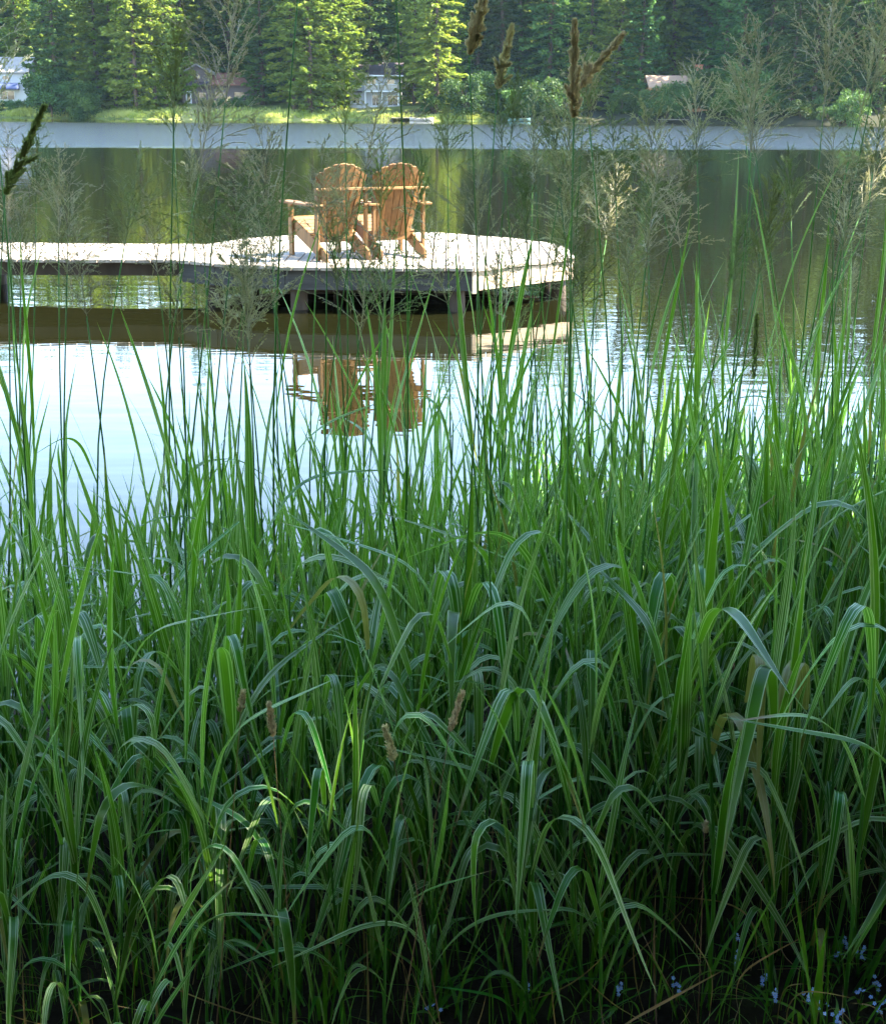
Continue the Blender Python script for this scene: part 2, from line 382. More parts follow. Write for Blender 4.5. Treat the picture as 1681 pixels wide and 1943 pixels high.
for (px_, py_) in ((0.12, 13.66), (1.25, 14.72), (-1.5, 13.72), (-2.45, 14.25), (-2.3, 15.9), (1.2, 15.7), (-0.2, 17.05), (-1.2, 15.4), (-5.2, 14.35), (-5.2, 15.6), (-8.0, 14.38), (-8.0, 15.62), (-10.8, 14.4), (-10.8, 15.65)):
    MB().tube([(px_, py_, -1.75), (px_+0.01, py_, 0.1), (px_, py_, 0.40)], [0.095, 0.09, 0.085], 10).build('pile', M['pile'], dock, 0, True)
MB().box((0.300, 13.472, 0.32), (0.05, 0.05, 0.24), Matrix.Rotation(R(20), 3, 'Z')).build('corner_post', M['fascia'], dock, 0.004)

# ------------------------------------------------------------------ chairs
def chair(label, loc, rz):
    t = thing('adirondack_chair', label, 'chair', loc, rz, 'wooden chairs on the dock')
    m = M['cedar']
    for s in (-1, 1):
        # sloping seat rail
        poly = [(-0.06, 0.0), (0.04, 0.0), (0.90, 0.27), (0.90, 0.375), (0.80, 0.375), (0.30, 0.23), (-0.06, 0.09)]
        MB().prism(poly, 'x', s*0.245-0.014, s*0.245+0.014).build('seat_rail', m, t, 0.003)
        MB().box((s*0.276, 0.80, 0.275), (0.028, 0.095, 0.55)).build('front_leg', m, t, 0.003)
        MB().box((s*0.276, 0.10, 0.355), (0.030, 0.055, 0.71)).build('rear_post', m, t, 0.003)
        ap = [(s*0.225, 0.02), (s*0.35, 0.02), (s*0.375, 0.55), (s*0.39, 0.80), (s*0.37, 0.90), (s*0.31, 0.93), (s*0.24, 0.91), (s*0.225, 0.8)]
        MB().prism(ap, 'z', 0.551, 0.574).build('arm', m, t, 0.004)
        MB().prism([(0.755, 0.40), (0.755, 0.548), (0.66, 0.548)], 'x', s*0.315-0.012, s*0.315+0.012).build('arm_bracket', m, t, 0.002)
    for k in range(6):
        yk = 0.36+k*0.098
        zk = np.interp(yk, [0.3, 0.8, 0.92], [0.247, 0.392, 0.392])
        MB().box((0, yk, zk), (0.53, 0.088, 0.021), Matrix.Rotation(math.atan2(0.145, 0.5) if yk < 0.8 else -0.1, 3, 'X')).build('seat_slat', m, t, 0.003)
    # fan back: bottom at y .30 leaning towards the rear
    n = 7
    for k in range(n):
        u = (k-(n-1)/2)/((n-1)/2)
        xb, xt = u*0.185, u*0.252
        yb, yt = 0.325+0.012*u*u, 0.015+0.055*u*u
        zb, zt = 0.215, 0.975-0.075*abs(u)**2.4
        p0 = Vector((xb, yb, zb)); p1 = Vector((xt, yt, zt)); d = (p1-p0).normalized()
        wx = Vector((1, 0.30*u, 0)).normalized(); nn = d.cross(wx).normalized()
        w0, w1 = 0.029, 0.0405
        drop = 0.045*max(0, abs(u)-0.15)
        mb = MB(); 
        tl = p1-wx*w1-(d*drop if u < 0 else d*0); tr = p1+wx*w1-(d*drop if u > 0 else d*0)
        for off in (-0.010, 0.010):
            for q in (p0-wx*w0, p0+wx*w0, tr, (tl+tr)/2+d*0.008, tl): mb.v.append(tuple(q+nn*off))
        mb.f += [(0, 1, 2, 3, 4), (9, 8, 7, 6, 5)]+[(i_, (i_+1) % 5, 5+(i_+1) % 5, 5+i_) for i_ in range(5)]
        mb.build('back_slat', m, t, 0.002)
    MB().prism([(-0.315, 0.02), (0.315, 0.02), (0.315, 0.085), (0.15, 0.098), (-0.15, 0.098), (-0.315, 0.085)], 'z', 0.712, 0.737).build('back_brace', m, t, 0.003)
    MB().box((0, 0.335, 0.205), (0.46, 0.028, 0.085)).build('lower_brace', m, t, 0.003)
    MB().box((0, 0.865, 0.315), (0.46, 0.026, 0.11)).build('front_apron', m, t, 0.003)
    return t
CR = R(22)
chair('slatted cedar garden chair next to the walkway, its left arm free', (-1.02, 14.02, DZ+0.004), CR+R(7))
chair('slatted cedar garden chair nearer the pointed front corner of the platform', (-0.45, 14.25, DZ+0.004), CR)

# ------------------------------------------------------------------ tree builders
def quads_from(Pc, A, B, droop=0.0):
    """kite quads: centre-base Pc, long axis A, half width B"""
    n = len(Pc)
    V = np.empty((n, 4, 3)); V[:, 0] = Pc; V[:, 1] = Pc+A*0.45+B; V[:, 2] = Pc+A; V[:, 3] = Pc+A*0.45-B
    F = np.arange(n*4).reshape(n, 4)
    return V.reshape(-1, 3), F
def unit(v): return v/np.maximum(1e-9, np.linalg.norm(v, axis=-1, keepdims=True))
def conifer_meshes(name, seed, h, rad, start, dens, sag, mat):
    r = np.random.default_rng(seed)
    mb = MB(); wob = [Vector((r.normal(0, 0.05)*k, r.normal(0, 0.05)*k, h*k/8)) for k in range(9)]
    mb.tube(wob, [max(0.03, 0.012*h*(1-k/8.2)) for k in range(9)], 8)
    Ps, As, Bs = [], [], []
    z = start*h
    while z < h*0.985:
        fr = (z-start*h)/(h*(1-start)); nb = int(r.integers(4, 7))
        env = rad*min(1.0, 0.55+fr*3.2)*(1-fr)**0.58
        a0 = r.uniform(0, 6.28)
        for b in range(nb):
            az = a0+b*6.283/nb+r.normal(0, 0.25); L = env*r.uniform(0.55, 1.15)+0.25
            if r.random() < 0.08: continue
            d = np.array([math.cos(az), math.sin(az), 0]); rise = r.normal(0.10, 0.12)-sag*(1-fr)
            pts = []
            nseg = 5
            for k in range(nseg+1):
                t = k/nseg
                pts.append(np.array([0, 0, z])+d*L*t+np.array([0, 0, 1])*L*(rise*t-0.30*sag*t*t+0.18*t**3))
            if L > 1.2: mb.tube([Vector(p) for p in pts[::2]+[pts[-1]]], [0.035+0.012*L, 0.03, 0.015, 0.01], 3, False)
            ns = int(dens*L*(5+1.7*L)); t = r.random(ns)**0.62
            seg = np.minimum((t*nseg).astype(int), nseg-1); fa = (t*nseg-seg)[:, None]
            pp = np.array(pts); base = pp[seg]*(1-fa)+pp[seg+1]*fa
            side = np.array([-d[1], d[0], 0]); sg = r.choice([-1, 1], ns)[:, None]
            spread = (1.05-t*0.5)[:, None]
            dirv = unit(d*(0.55+r.random((ns, 1))*0.6)+side*sg*spread*r.random((ns, 1))*1.2+np.array([0, 0, 1])*r.normal(-0.28, 0.25, (ns, 1)))
            ln = (0.40+0.30*r.random((ns, 1)))*(0.75+0.12*min(L, 4))
            base = base+dirv*ln*0.3*r.random((ns, 1))+side*sg*L*0.10*r.random((ns, 1))*(1-t[:, None])
            A = dirv*ln
            nb_ = unit(np.cross(dirv, np.array([0, 0, 1])+r.normal(0, 0.5, (ns, 3))))*ln*0.30
            Ps.append(base); As.append(A); Bs.append(nb_)
        z += (0.42+0.35*r.random())*(0.7+0.3*h/30)
    V, F = quads_from(np.concatenate(Ps), np.concatenate(As), np.concatenate(Bs))
    return mb.mesh(name+'_trunk', M['bark'], 0, True), np_mesh(name+'_crown', V, F, mat, smooth=False)
def broad_meshes(name, seed, h, rad, leaf, n, clumps, mat, trunk_h=0.35, low=0.25):
    r = np.random.default_rng(seed); mb = MB()
    top = h*0.75
    mb.tube([(0, 0, -0.2), (0.03*h*r.normal(), 0.02*h*r.normal(), top*0.5), (0.04*h*r.normal(), 0.04*h*r.normal(), top)], [0.028*h, 0.02*h, 0.006*h], 8)
    cs, rs = [], []
    for c in range(clumps):
        ph = r.uniform(0, 6.28); q = r.random()**0.5; zz = r.uniform(low, 0.92)
        k = math.sqrt(max(0.05, 1-((zz-0.5)/0.55)**2))
        p = np.array([math.cos(ph)*rad*q*k, math.sin(ph)*rad*q*k, zz*h]); cs.append(p); rs.append(rad*r.uniform(0.22, 0.42))
        st = Vector((0, 0, h*trunk_h*r.uniform(0.7, 1.3))); e = Vector(p); mid = st.lerp(e, 0.5)+Vector((0, 0, 0.06*h))
        mb.tube([st, mid, e], [0.010*h, 0.006*h, 0.002*h], 4, False)
    cs = np.array(cs); rs = np.array(rs); ci = r.choice(clumps, n, p=rs**2/np.sum(rs**2))
    dv = unit(r.normal(size=(n, 3))); dist = rs[ci][:, None]*(r.random((n, 1))**0.4)*np.array([1, 1, 0.75])
    base = cs[ci]+dv*dist; base[:, 2] = np.maximum(base[:, 2], 0.02*h)
    A = unit(dv*0.6+r.normal(size=(n, 3))*0.7+np.array([0, 0, -0.25]))*leaf*(0.7+0.6*r.random((n, 1)))
    B = unit(np.cross(A, r.normal(size=(n, 3))))*leaf*0.32
    V, F = quads_from(base, A, B)
    return mb.mesh(name+'_trunk', M['bark'], 0, True), np_mesh(name+'_crown', V, F, mat, smooth=False)
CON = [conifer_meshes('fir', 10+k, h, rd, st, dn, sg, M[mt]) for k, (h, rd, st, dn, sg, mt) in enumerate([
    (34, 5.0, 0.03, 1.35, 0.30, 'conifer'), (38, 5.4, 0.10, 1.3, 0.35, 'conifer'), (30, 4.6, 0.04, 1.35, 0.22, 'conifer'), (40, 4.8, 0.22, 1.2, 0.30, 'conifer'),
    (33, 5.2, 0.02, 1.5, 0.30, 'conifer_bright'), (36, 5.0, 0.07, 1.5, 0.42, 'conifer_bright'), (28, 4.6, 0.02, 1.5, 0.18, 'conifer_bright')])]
BRO = [broad_meshes('shrub', 40+k, h, rd, lf, n, cl, M['broad'], 0.2, lo) for k, (h, rd, lf, n, cl, lo) in enumerate([
    (4.0, 2.6, 0.34, 2600, 18, 0.12), (2.4, 1.9, 0.26, 1800, 14, 0.12), (6.5, 3.4, 0.42, 3800, 24, 0.15), (1.4, 1.4, 0.2, 1300, 12, 0.15)])]
def tree(kind, idx, x, y, label, cat, group=None, sc=1.0, rz=None):
    tm, cm = (CON if kind == 'fir' else BRO)[idx]
    t = thing('fir_tree' if kind == 'fir' else 'shrub', label, cat, (x, y, float(gz(x, y))-0.15), random.uniform(0, 6.28) if rz is None else rz, group)
    t.scale = (sc, sc, sc*random.uniform(0.94, 1.06))
    mesh_obj('trunk' if kind == 'fir' else 'stem', tm, None, t); mesh_obj('crown' if kind == 'fir' else 'foliage', cm, None, t)
    return t
def XP(px, y): return P(px, 225, y).x
# named firs standing by the far shore: (photo x, metres behind shoreline, mesh, scale, label)
NAMED = [
    (112, 6, 0, 1.05, 'dark dense fir right beside the white house with the blue awning'),
    (190, 8, 4, 0.95, 'sunlit yellow-green fir just past the dark fir by the white house'),
    (262, 7, 4, 1.00, 'broad sunlit fir with branches to the lawn, left of the brown house'),
    (318, 14, 6, 1.05, 'sunlit fir overhanging the gable end of the brown house'),
    (590, 5, 4, 1.00, 'bright yellow-green fir on the lawn between brown house and balcony house'),
    (636, 9, 6, 1.10, 'pale bright fir touching the left wall of the balcony house'),
    (828, 6, 5, 0.92, 'bright fir with tiered drooping boughs right of the balcony house'),
    (760, 26, 6, 1.00, 'sunlit fir rising behind the roof of the balcony house'),
    (1118, 12, 5, 0.9, 'half-lit fir behind the pale round shrub on the shore'),
    (1170, 9, 6, 1.05, 'mid green fir beside the orange cedar house'),
    (1272, 24, 5, 1.0, 'sunlit fir with hanging boughs over the orange cedar house'),
]
for (px, off, idx, sc, lab) in NAMED:
    yy = float(shore_y(XP(px, 212)))+off; tree('fir', idx, XP(px, yy), yy, lab, 'fir tree', None, sc)
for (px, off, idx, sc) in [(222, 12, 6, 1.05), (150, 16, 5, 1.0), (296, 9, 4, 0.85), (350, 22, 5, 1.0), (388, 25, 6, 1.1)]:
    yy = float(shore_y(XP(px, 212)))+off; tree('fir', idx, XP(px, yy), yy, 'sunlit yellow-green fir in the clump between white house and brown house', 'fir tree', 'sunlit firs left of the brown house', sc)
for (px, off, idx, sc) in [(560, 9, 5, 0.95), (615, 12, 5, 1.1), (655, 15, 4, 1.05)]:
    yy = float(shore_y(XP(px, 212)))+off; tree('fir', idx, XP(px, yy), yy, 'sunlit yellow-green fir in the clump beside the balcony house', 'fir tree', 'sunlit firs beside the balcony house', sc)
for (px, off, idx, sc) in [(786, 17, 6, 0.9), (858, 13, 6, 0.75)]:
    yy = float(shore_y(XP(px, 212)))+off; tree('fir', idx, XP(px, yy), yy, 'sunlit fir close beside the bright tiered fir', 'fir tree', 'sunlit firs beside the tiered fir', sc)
# the wood behind
wl = 'tall fir standing in the dense wood behind the far shore'
for row, (off, step, scs) in enumerate([(30, 4.6, 1.0), (40, 4.2, 1.05), (52, 4.4, 1.1), (66, 4.6, 1.15)]):
    x = -138 - row*4
    while x < 118+row*6:
        xx = x+random.uniform(-1.6, 1.6); yy = float(shore_y(xx))+off+random.uniform(-4, 4)
        idx = random.choice([0, 1, 2, 3, 1, 3, 2, 5] if xx > 0 else [0, 1, 2, 4, 4, 5, 6, 5])
        tree('fir', idx, xx, yy, wl, 'fir tree', 'firs of the wood behind the far shore', scs*random.uniform(0.78, 1.15))
        x += step
# dark firs standing close to the right-hand shore
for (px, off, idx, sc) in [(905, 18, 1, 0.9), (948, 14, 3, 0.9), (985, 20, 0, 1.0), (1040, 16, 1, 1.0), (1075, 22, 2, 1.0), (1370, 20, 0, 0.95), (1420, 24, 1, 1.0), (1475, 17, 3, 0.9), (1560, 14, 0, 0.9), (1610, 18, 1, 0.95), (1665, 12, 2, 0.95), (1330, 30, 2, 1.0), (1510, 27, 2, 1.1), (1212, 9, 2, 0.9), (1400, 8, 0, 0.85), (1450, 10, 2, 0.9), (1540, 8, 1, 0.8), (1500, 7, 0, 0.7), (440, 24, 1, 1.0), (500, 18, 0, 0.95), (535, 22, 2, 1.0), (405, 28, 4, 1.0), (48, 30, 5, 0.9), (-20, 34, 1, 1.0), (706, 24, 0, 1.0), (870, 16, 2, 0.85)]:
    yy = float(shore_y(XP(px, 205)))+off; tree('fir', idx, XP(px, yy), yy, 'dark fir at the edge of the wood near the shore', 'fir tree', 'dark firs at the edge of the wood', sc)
# shrubs on the far bank
SH = [(1030, 2.5, 0, 1.35, 'pale leafy round shrub overhanging the water on the far shore'), (1265, 2.0, 1, 1.2, 'light green shrub at the waterline below the orange cedar house'),
      (820, 6, 1, 1.2, 'green bush at the foot of the tiered fir')]
for (px, off, idx, sc, lab) in SH:
    yy = float(shore_y(XP(px, 210)))+off; tree('shrub', idx, XP(px, yy), yy, lab, 'shrub', None, sc)
for k in range(52):
    px = random.uniform(880, 1700) if k < 42 else random.uniform(78, 170)
    yy = float(shore_y(XP(px, 200)))+random.uniform(0.6, 7); tree('shrub', random.choice([0, 1, 2, 3, 2]), XP(px, yy), yy, 'dark leafy shrub in the thicket along the far shore', 'shrub', 'shrubs of the far shore thicket', random.uniform(0.7, 1.15))
for k, px in enumerate([395, 412, 430, 448, 466, 478]):
    yy = 226+random.uniform(-0.5, 0.5); tree('shrub', 3, XP(px, yy), yy, 'low clipped bush in front of the brown house', 'shrub', 'low bushes before the brown house', random.uniform(0.9, 1.2))
for px in (8, 30, 58):
    yy = float(shore_y(XP(px, 230)))+8; tree('shrub', 1, XP(px, yy), yy, 'dark green hedge bush in front of the white house', 'shrub', 'hedge bushes before the white house', 0.75)

# meadow grass of the far lawn
r = np.random.default_rng(3); n = 26000
gx = r.uniform(-75, 8, n); off = np.abs(r.normal(0, 1, n))*3.2+0.1; gy = shore_y(gx)+off
keep = (np.sin(gx*0.35)+0.6*np.sin(gx*0.9+2)+r.normal(0, 0.7, n) > -0.6) & ((gx < -14) | (gx > 0) | (off < 3)) & ~((gx > -15) & (gx < 1) & (r.random(n) < 0.5))
gx, gy = gx[keep], gy[keep]; n = len(gx)
hh = (0.25+0.55*r.random(n))*(0.6+0.5*(np.sin(gx*0.7)+1)/2)
base = np.stack([gx, gy, gz(gx, gy)-0.02], 1)
A = np.stack([r.normal(0, 0.2, n), r.normal(0, 0.2, n), np.ones(n)], 1)*hh[:, None]; ang = r.uniform(0, 6.28, n)
B = np.stack([np.cos(ang), np.sin(ang), np.zeros(n)], 1)*0.07
V, F = quads_from(base, A, B)
M['meadow'] = foliage_mat('meadow_grass', (0.24, 0.29, 0.035), (0.48, 0.43, 0.13), 0.35, 0.12, rand=0.0)
tag(mesh_obj('shore_grass', np_mesh('shore_grass', V, F, M['meadow'], smooth=False)), 'sunlit yellow-green meadow grass along the far shore', 'grass', kind='stuff')

# ------------------------------------------------------------------ houses of the far shore
def gable_roof(t, x0, x1, y0, y1, z, rise, m, over=0.5, th=0.22, name='roof'):
    """ridge along x"""
    ym = (y0+y1)/2; s = rise/(ym-y0)
    poly = [(y0-over, z-over*s), (ym, z+rise), (y1+over, z-over*s), (y1+over, z-over*s+th), (ym, z+rise+th*1.1), (y0-over, z-over*s+th)]
    return MB().prism(poly, 'x', x0-over, x1+over).build(name, m, t)
def gable_roof_y(t, x0, x1, y0, y1, z, rise, m, over=0.5, th=0.22, name='roof'):
    xm = (x0+x1)/2; s = rise/(xm-x0)
    poly = [(x0-over, z-over*s), (xm, z+rise), (x1+over, z-over*s), (x1+over, z-over*s+th), (xm, z+rise+th*1.1), (x0-over, z-over*s+th)]
    return MB().prism(poly, 'y', y0-over, y1+over).build(name, m, t)
def window(t, x, z, w_, h_, y, frame='trim'):
    """window on a wall facing -y"""
    f = 0.09
    mb = MB()
    mb.box((x, y-0.03, z+h_/2-f/2), (w_, 0.10, f)); mb.box((x, y-0.03, z-h_/2+f/2), (w_, 0.10, f))
    mb.box((x-w_/2+f/2, y-0.03, z), (f, 0.098, h_-2*f)); mb.box((x+w_/2-f/2, y-0.03, z), (f, 0.098, h_-2*f)); mb.box((x, y-0.025, z), (0.05, 0.08, h_-2*f))
    o = mb.build('window', M[frame], t)
    MB().box((x, y-0.012, z), (w_-2*f, 0.03, h_-2*f)).build('pane', M['glass'], o)
def wallbox(t, x0, x1, y0, y1, z0, z1, m, name='wall'): return MB().box(((x0+x1)/2, (y0+y1)/2, (z0+z1)/2), (x1-x0, y1-y0, z1-z0)).build(name, M[m], t)
def gable_fill(t, x0, x1, y0, y1, z, rise, m):  # ridge along y, fills the triangle
    MB().prism([(x0, z), (x1, z), ((x0+x1)/2, z+rise)], 'y', y0, y1).build('gable', M[m], t)

# white house with balcony
yh = 229.0; hx = XP(712, yh); zb = 1.9
h = thing('house', 'white two-storey house with dark roof and glass-railed balcony', 'house', (hx, yh, zb))
wallbox(h, -4.2, 4.2, 0, 7.5, -0.8, 5.2, 'white')
gable_roof(h, -4.2, 4.2, 0, 7.5, 5.25, 1.7, M['roof_purple'])
for s in (-1, 1): MB().prism([(0, 5.2), (7.5, 5.2), (3.75, 6.88)], 'x', s*4.18-0.05, s*4.18+0.05).build('gable', M['white'], h)
MB().box((0, -0.62, 4.98), (9.4, 0.10, 0.2)).build('gutter', M['trim'], h)
for (wx, wz, ww, wh) in ((-3.1, 1.2, 1.3, 1.2), (0.1, 1.0, 1.2, 2.0), (2.9, 1.1, 1.8, 1.7), (-0.6, 3.7, 1.7, 1.9), (2.6, 3.8, 1.4, 1.3)): window(h, wx, wz, ww, wh, -0.001)
bal = MB().box((1.2, -0.8, 2.55), (5.6, 1.6, 0.22)).build('balcony', M['trim'], h)
rail = MB(); rail.box((1.2, -1.56, 3.62), (5.6, 0.06, 0.08))
for k in range(6): rail.box((-1.57+k*1.11, -1.56, 3.12), (0.06, 0.06, 0.92))
rail.build('railing', M['trim'], bal)
for k in range(5): MB().box((-1.015+k*1.11, -1.56, 3.15), (0.98, 0.015, 0.75)).build('rail_panel', M['boat_white'], bal)
for s in (-1.5, 1.2, 3.9): MB().box((s, -1.45, 1.0), (0.16, 0.16, 2.88)).build('post', M['trim'], h)
MB().prism([(-4.2, -0.05), (-2.1, -0.05), (-2.1, -1.4), (-4.2, -1.4)], 'z', 2.35, 2.6).build('porch_roof', M['roof_purple'], h)
pat = [(4.9*math.cos(a_)-0.2, -0.5-3.2*math.sin(a_)) for a_ in np.linspace(0, math.pi, 14)]
MB().prism(pat, 'z', -0.9, 0.35).build('patio_wall', M['white'], h)

# cream gabled house behind
yh = 240.0; hx = XP(788, yh)
h = thing('house', 'small cream gabled house half hidden behind the tiered fir', 'house', (hx, yh, 3.4))
wallbox(h, -2.6, 2.6, 0, 6, -0.8, 3.6, 'cream'); gable_fill(h, -2.6, 2.6, 0.01, 5.99, 3.6, 1.7, 'cream')
gable_roof_y(h, -2.6, 2.6, 0, 6, 3.62, 1.75, M['roof_grey'])
window(h, 0, 3.4, 1.0, 0.9, -0.001); window(h, -1.1, 1.3, 1.1, 1.1, -0.001); window(h, 1.2, 1.3, 1.1, 1.1, -0.001)

# brown house
yh = 231.0; hx = XP(420, yh)
h = thing('house', 'dark brown house with red-brown lower roof and a white door', 'house', (hx, yh, 2.3))
wallbox(h, -6.2, 6.0, 0, 7, -0.8, 3.0, 'brown'); wallbox(h, -6.1, -1.6, 0.6, 6.9, 3.0, 4.9, 'brown')
gable_fill(h, -6.1, -1.6, 0.62, 6.9, 4.9, 1.2, 'brown'); gable_roof_y(h, -6.1, -1.6, 0.6, 6.9, 4.93, 1.25, M['roof_grey'])
MB().prism([(-0.9, 2.95), (4.2, 4.9), (4.2, 5.08), (-0.9, 3.14)], 'x', -1.55, 6.6).build('roof', M['roof_red'], h)
MB().prism([(-0.8, 2.80), (0.55, 3.4), (0.55, 3.56), (-0.8, 2.98)], 'x', -6.6, -1.57).build('porch_roof', M['roof_purple'], h)
d_ = MB().box((-5.2, -0.03, 1.0), (0.95, 0.1, 2.1)).build('door', M['trim'], h); MB().box((-5.2, -0.09, 1.1), (0.5, 0.03, 1.5)).build('pane', M['glass'], d_)
for (wx, wz, ww, wh) in ((-3.0, 1.3, 1.5, 1.2), (0.0, 1.3, 2.0, 1.3), (3.4, 1.3, 2.2, 1.4)): window(h, wx, wz, ww, wh, -0.001, 'brown')
window(h, -3.85, 4.4, 1.2, 0.9, 0.599, 'brown')

# white house at the left
yh = 243.0; hx = XP(6, yh)
h = thing('house', 'white house with pale roof and domed blue awning', 'house', (hx, yh, 3.2))
wallbox(h, -8, 4.8, 0, 8, -0.8, 4.3, 'white')
gable_roof(h, -8, 4.8, 0, 8, 4.35, 2.3, M['roof_grey'])
MB().prism([(0, 4.3), (8, 4.3), (4, 6.5)], 'x', 4.72, 4.82).build('gable', M['white'], h)
aw = [(-0.02, 1.4)]+[(-1.6*math.sin(a_), 1.4+1.1*(1-math.sin(a_)**2)**0.5) for a_ in np.linspace(1.57, 0, 9)]
MB().prism(aw, 'x', -0.8, 3.4).build('awning', M['awning'], h)
window(h, 1.2, 0.4, 2.6, 1.6, -0.001); window(h, -3.5, 1.2, 2.0, 1.4, -0.001); window(h, -3.5, 3.2, 1.6, 1.1, -0.001); window(h, 1.2, 3.3, 1.2, 0.8, -0.001)

# orange cedar house
yh = 212.0; hx = XP(1285, yh); zb = float(gz(hx, yh))
h = thing('house', 'orange cedar house with tan roof and brick chimney among firs', 'house', (hx, yh, zb))
wallbox(h, -4.2, 4.0, 0, 7, -1, 3.6, 'orange_wall'); gable_roof(h, -4.2, 4.0, 0, 7, 3.65, 1.5, M['roof_tan'])
ch = MB().box((3.1, 1.6, 5.0), (0.95, 0.9, 3.6)).build('chimney', M['brick'], h); MB().box((3.1, 1.6, 6.86), (1.15, 1.1, 0.14)).build('chimney_cap', M['brick'], ch)
for (wx, wz, ww, wh) in ((-1.2, 2.0, 1.6, 1.4), (1.2, 2.0, 1.6, 1.4), (2.9, 1.9, 0.9, 1.9)): window(h, wx, wz, ww, wh, -0.001, 'brown')
MB().box((0, -1.2, 0.3), (8.0, 2.4, 0.2)).build('terrace', M['orange_wall'], h)
# pale-roofed house at the right
yh = 214.0; hx = XP(1490, yh); zb = float(gz(hx, yh))
h = thing('house', 'low cream house with wide pale sunlit roof deep among dark firs', 'house', (hx, yh, zb))
wallbox(h, -4.6, 4.6, 0, 7, -1, 3.0, 'cream'); gable_roof(h, -4.6, 4.6, 0, 7, 3.05, 1.6, M['roof_grey'])
for (wx, wz, ww, wh) in ((-3.0, 1.7, 1.5, 1.2), (0.3, 1.7, 1.8, 1.3), (3.0, 1.7, 1.5, 1.2)): window(h, wx, wz, ww, wh, -0.001)

# boats and little landings on the far shore
def rowboat(label, x, y, rz, L, mat):
    t = thing('rowboat', label, 'boat', (x, y, -0.03), rz)
    n = 11; V = []
    for k in range(n):
        s = -1+2*k/(n-1); b = 0.62*(1-abs(s)**2.6)+(0.10 if s < -0.9 else 0.02); sh = 0.42+0.16*s*s
        for q in (-1, -0.75, 0, 0.75, 1): V.append((s*L/2, q*b, sh if abs(q) == 1 else (0.10 if abs(q) < 0.9 and q != 0 else 0.0)))
    F = [(k*5+c, k*5+c+1, k*5+c+6, k*5+c+5) for k in range(n-1) for c in range(4)]
    mb = MB(); mb.v = V; mb.f = F; o = mb.build('hull', M[mat], t)
    sm = o.modifiers.new('thick', 'SOLIDIFY'); sm.thickness = 0.05
    for xx in (-0.25*L, 0.1*L): MB().box((xx, 0, 0.33), (0.25, 1.0, 0.04)).build('bench', M['deck'], t)
yb = 208.5; rowboat('white rowboat moored by the lawn of the balcony house', XP(800, yb), yb, 0.1, 3.6, 'boat_white')
yb = 209.0; rowboat('pale green rowboat afloat below the dark firs', XP(985, yb), yb, 0.05, 3.4, 'boat_green')
def landing(label, x, y, w_, d_):
    t = thing('landing_stage', label, 'landing stage', (x, y, 0))
    for k in range(int(w_/0.3)): MB().box((-w_/2+0.15+k*0.3, 0, 0.42), (0.28, d_, 0.06)).build('plank', M['deck'], t)
    for sx in (-1, 1):
        for sy in (-1, 1): MB().tube([(sx*(w_/2-0.15), sy*(d_/2-0.2), -1.0), (sx*(w_/2-0.15), sy*(d_/2-0.2), 0.40)], 0.08, 8).build('pile', M['pile'], t)
landing('small plank landing stage at the lawn of the balcony house', XP(765, 210), 211.5, 3.6, 3.0)
landing('plank landing stage below the orange cedar house', XP(1310, 190), float(shore_y(XP(1310, 190)))-0.5, 4.2, 2.4)

# ------------------------------------------------------------------ reed leaves
NS = 16
def leaf_arrays(seed, L, W, a0, bend, sb, wd, twist, fold=0.22):
    r = np.random.default_rng(seed); s = np.linspace(0, 1, NS+1)
    q = np.clip((s-sb)/wd+0.5, 0, 1); q = q*q*(3-2*q)
    phi = a0+bend*(0.86*q+0.14*s)
    dy = np.sin(phi); dz = np.cos(phi); py = np.concatenate([[0], np.cumsum((dy[1:]+dy[:-1])/2)/NS])*L; pz = np.concatenate([[0], np.cumsum((dz[1:]+dz[:-1])/2)/NS])*L
    px = L*0.04*np.sin(s*r.uniform(1, 4)+r.uniform(0, 6))*s
    wv = W/2*np.minimum(1, 0.55+s*1.8)*np.clip((1-s)/0.50, 0, 1)**0.80; wv[-1] = 0.0002
    tw = twist*s**1.4
    T = np.stack([np.zeros(NS+1), dy, dz], 1); Nn = np.stack([np.zeros(NS+1), -dz, dy], 1); Xv = np.array([1.0, 0, 0])
    side = np.cos(tw)[:, None]*Xv+np.sin(tw)[:, None]*Nn; nor = np.cross(side, T)
    c = np.stack([px, py, pz], 1)
    V = np.stack([c-side*wv[:, None], c-nor*(wv*fold)[:, None], c+side*wv[:, None]], 1).reshape(-1, 3)
    uv = np.stack([np.tile([0, 0.5, 1.0], NS+1), np.repeat(s, 3)], 1)
    F = []
    for k in range(NS):
        for c_ in range(2): F.append((k*3+c_, k*3+c_+1, k*3+c_+4, k*3+c_+3))
    return V, np.array(F), uv
LEAF = []
for k in range(84):
    rr = random.Random(k*31+5); t = k % 10
    if t < 4: a = (rr.uniform(4, 16), rr.uniform(3, 26), 0.6, 1.0)                    # erect
    elif t < 8: a = (rr.uniform(14, 34), rr.uniform(30, 105), rr.uniform(0.25, 0.55), rr.uniform(0.3, 0.75))  # arching
    else: a = (rr.uniform(12, 28), rr.uniform(120, 158), rr.uniform(0.30, 0.52), rr.uniform(0.22, 0.45))   # folded over
    LEAF.append(leaf_arrays(k, rr.uniform(0.34, 0.54), rr.uniform(0.0125, 0.0210), R(a[0]), R(a[1]), a[2], a[3], R(rr.gauss(0, 26)), rr.uniform(0.1, 0.4))+(t,))
ERECT = [k for k in range(84) if LEAF[k][3] < 4]; ARCH = [k for k in range(84) if 4 <= LEAF[k][3] < 8]; FOLD = [k for k in range(84) if LEAF[k][3] >= 8]
LMESH = [np_mesh('leaf', V, F, M['blade'], uv, np.full(len(V), k/84.0)) for k, (V, F, uv, t) in enumerate(LEAF)]
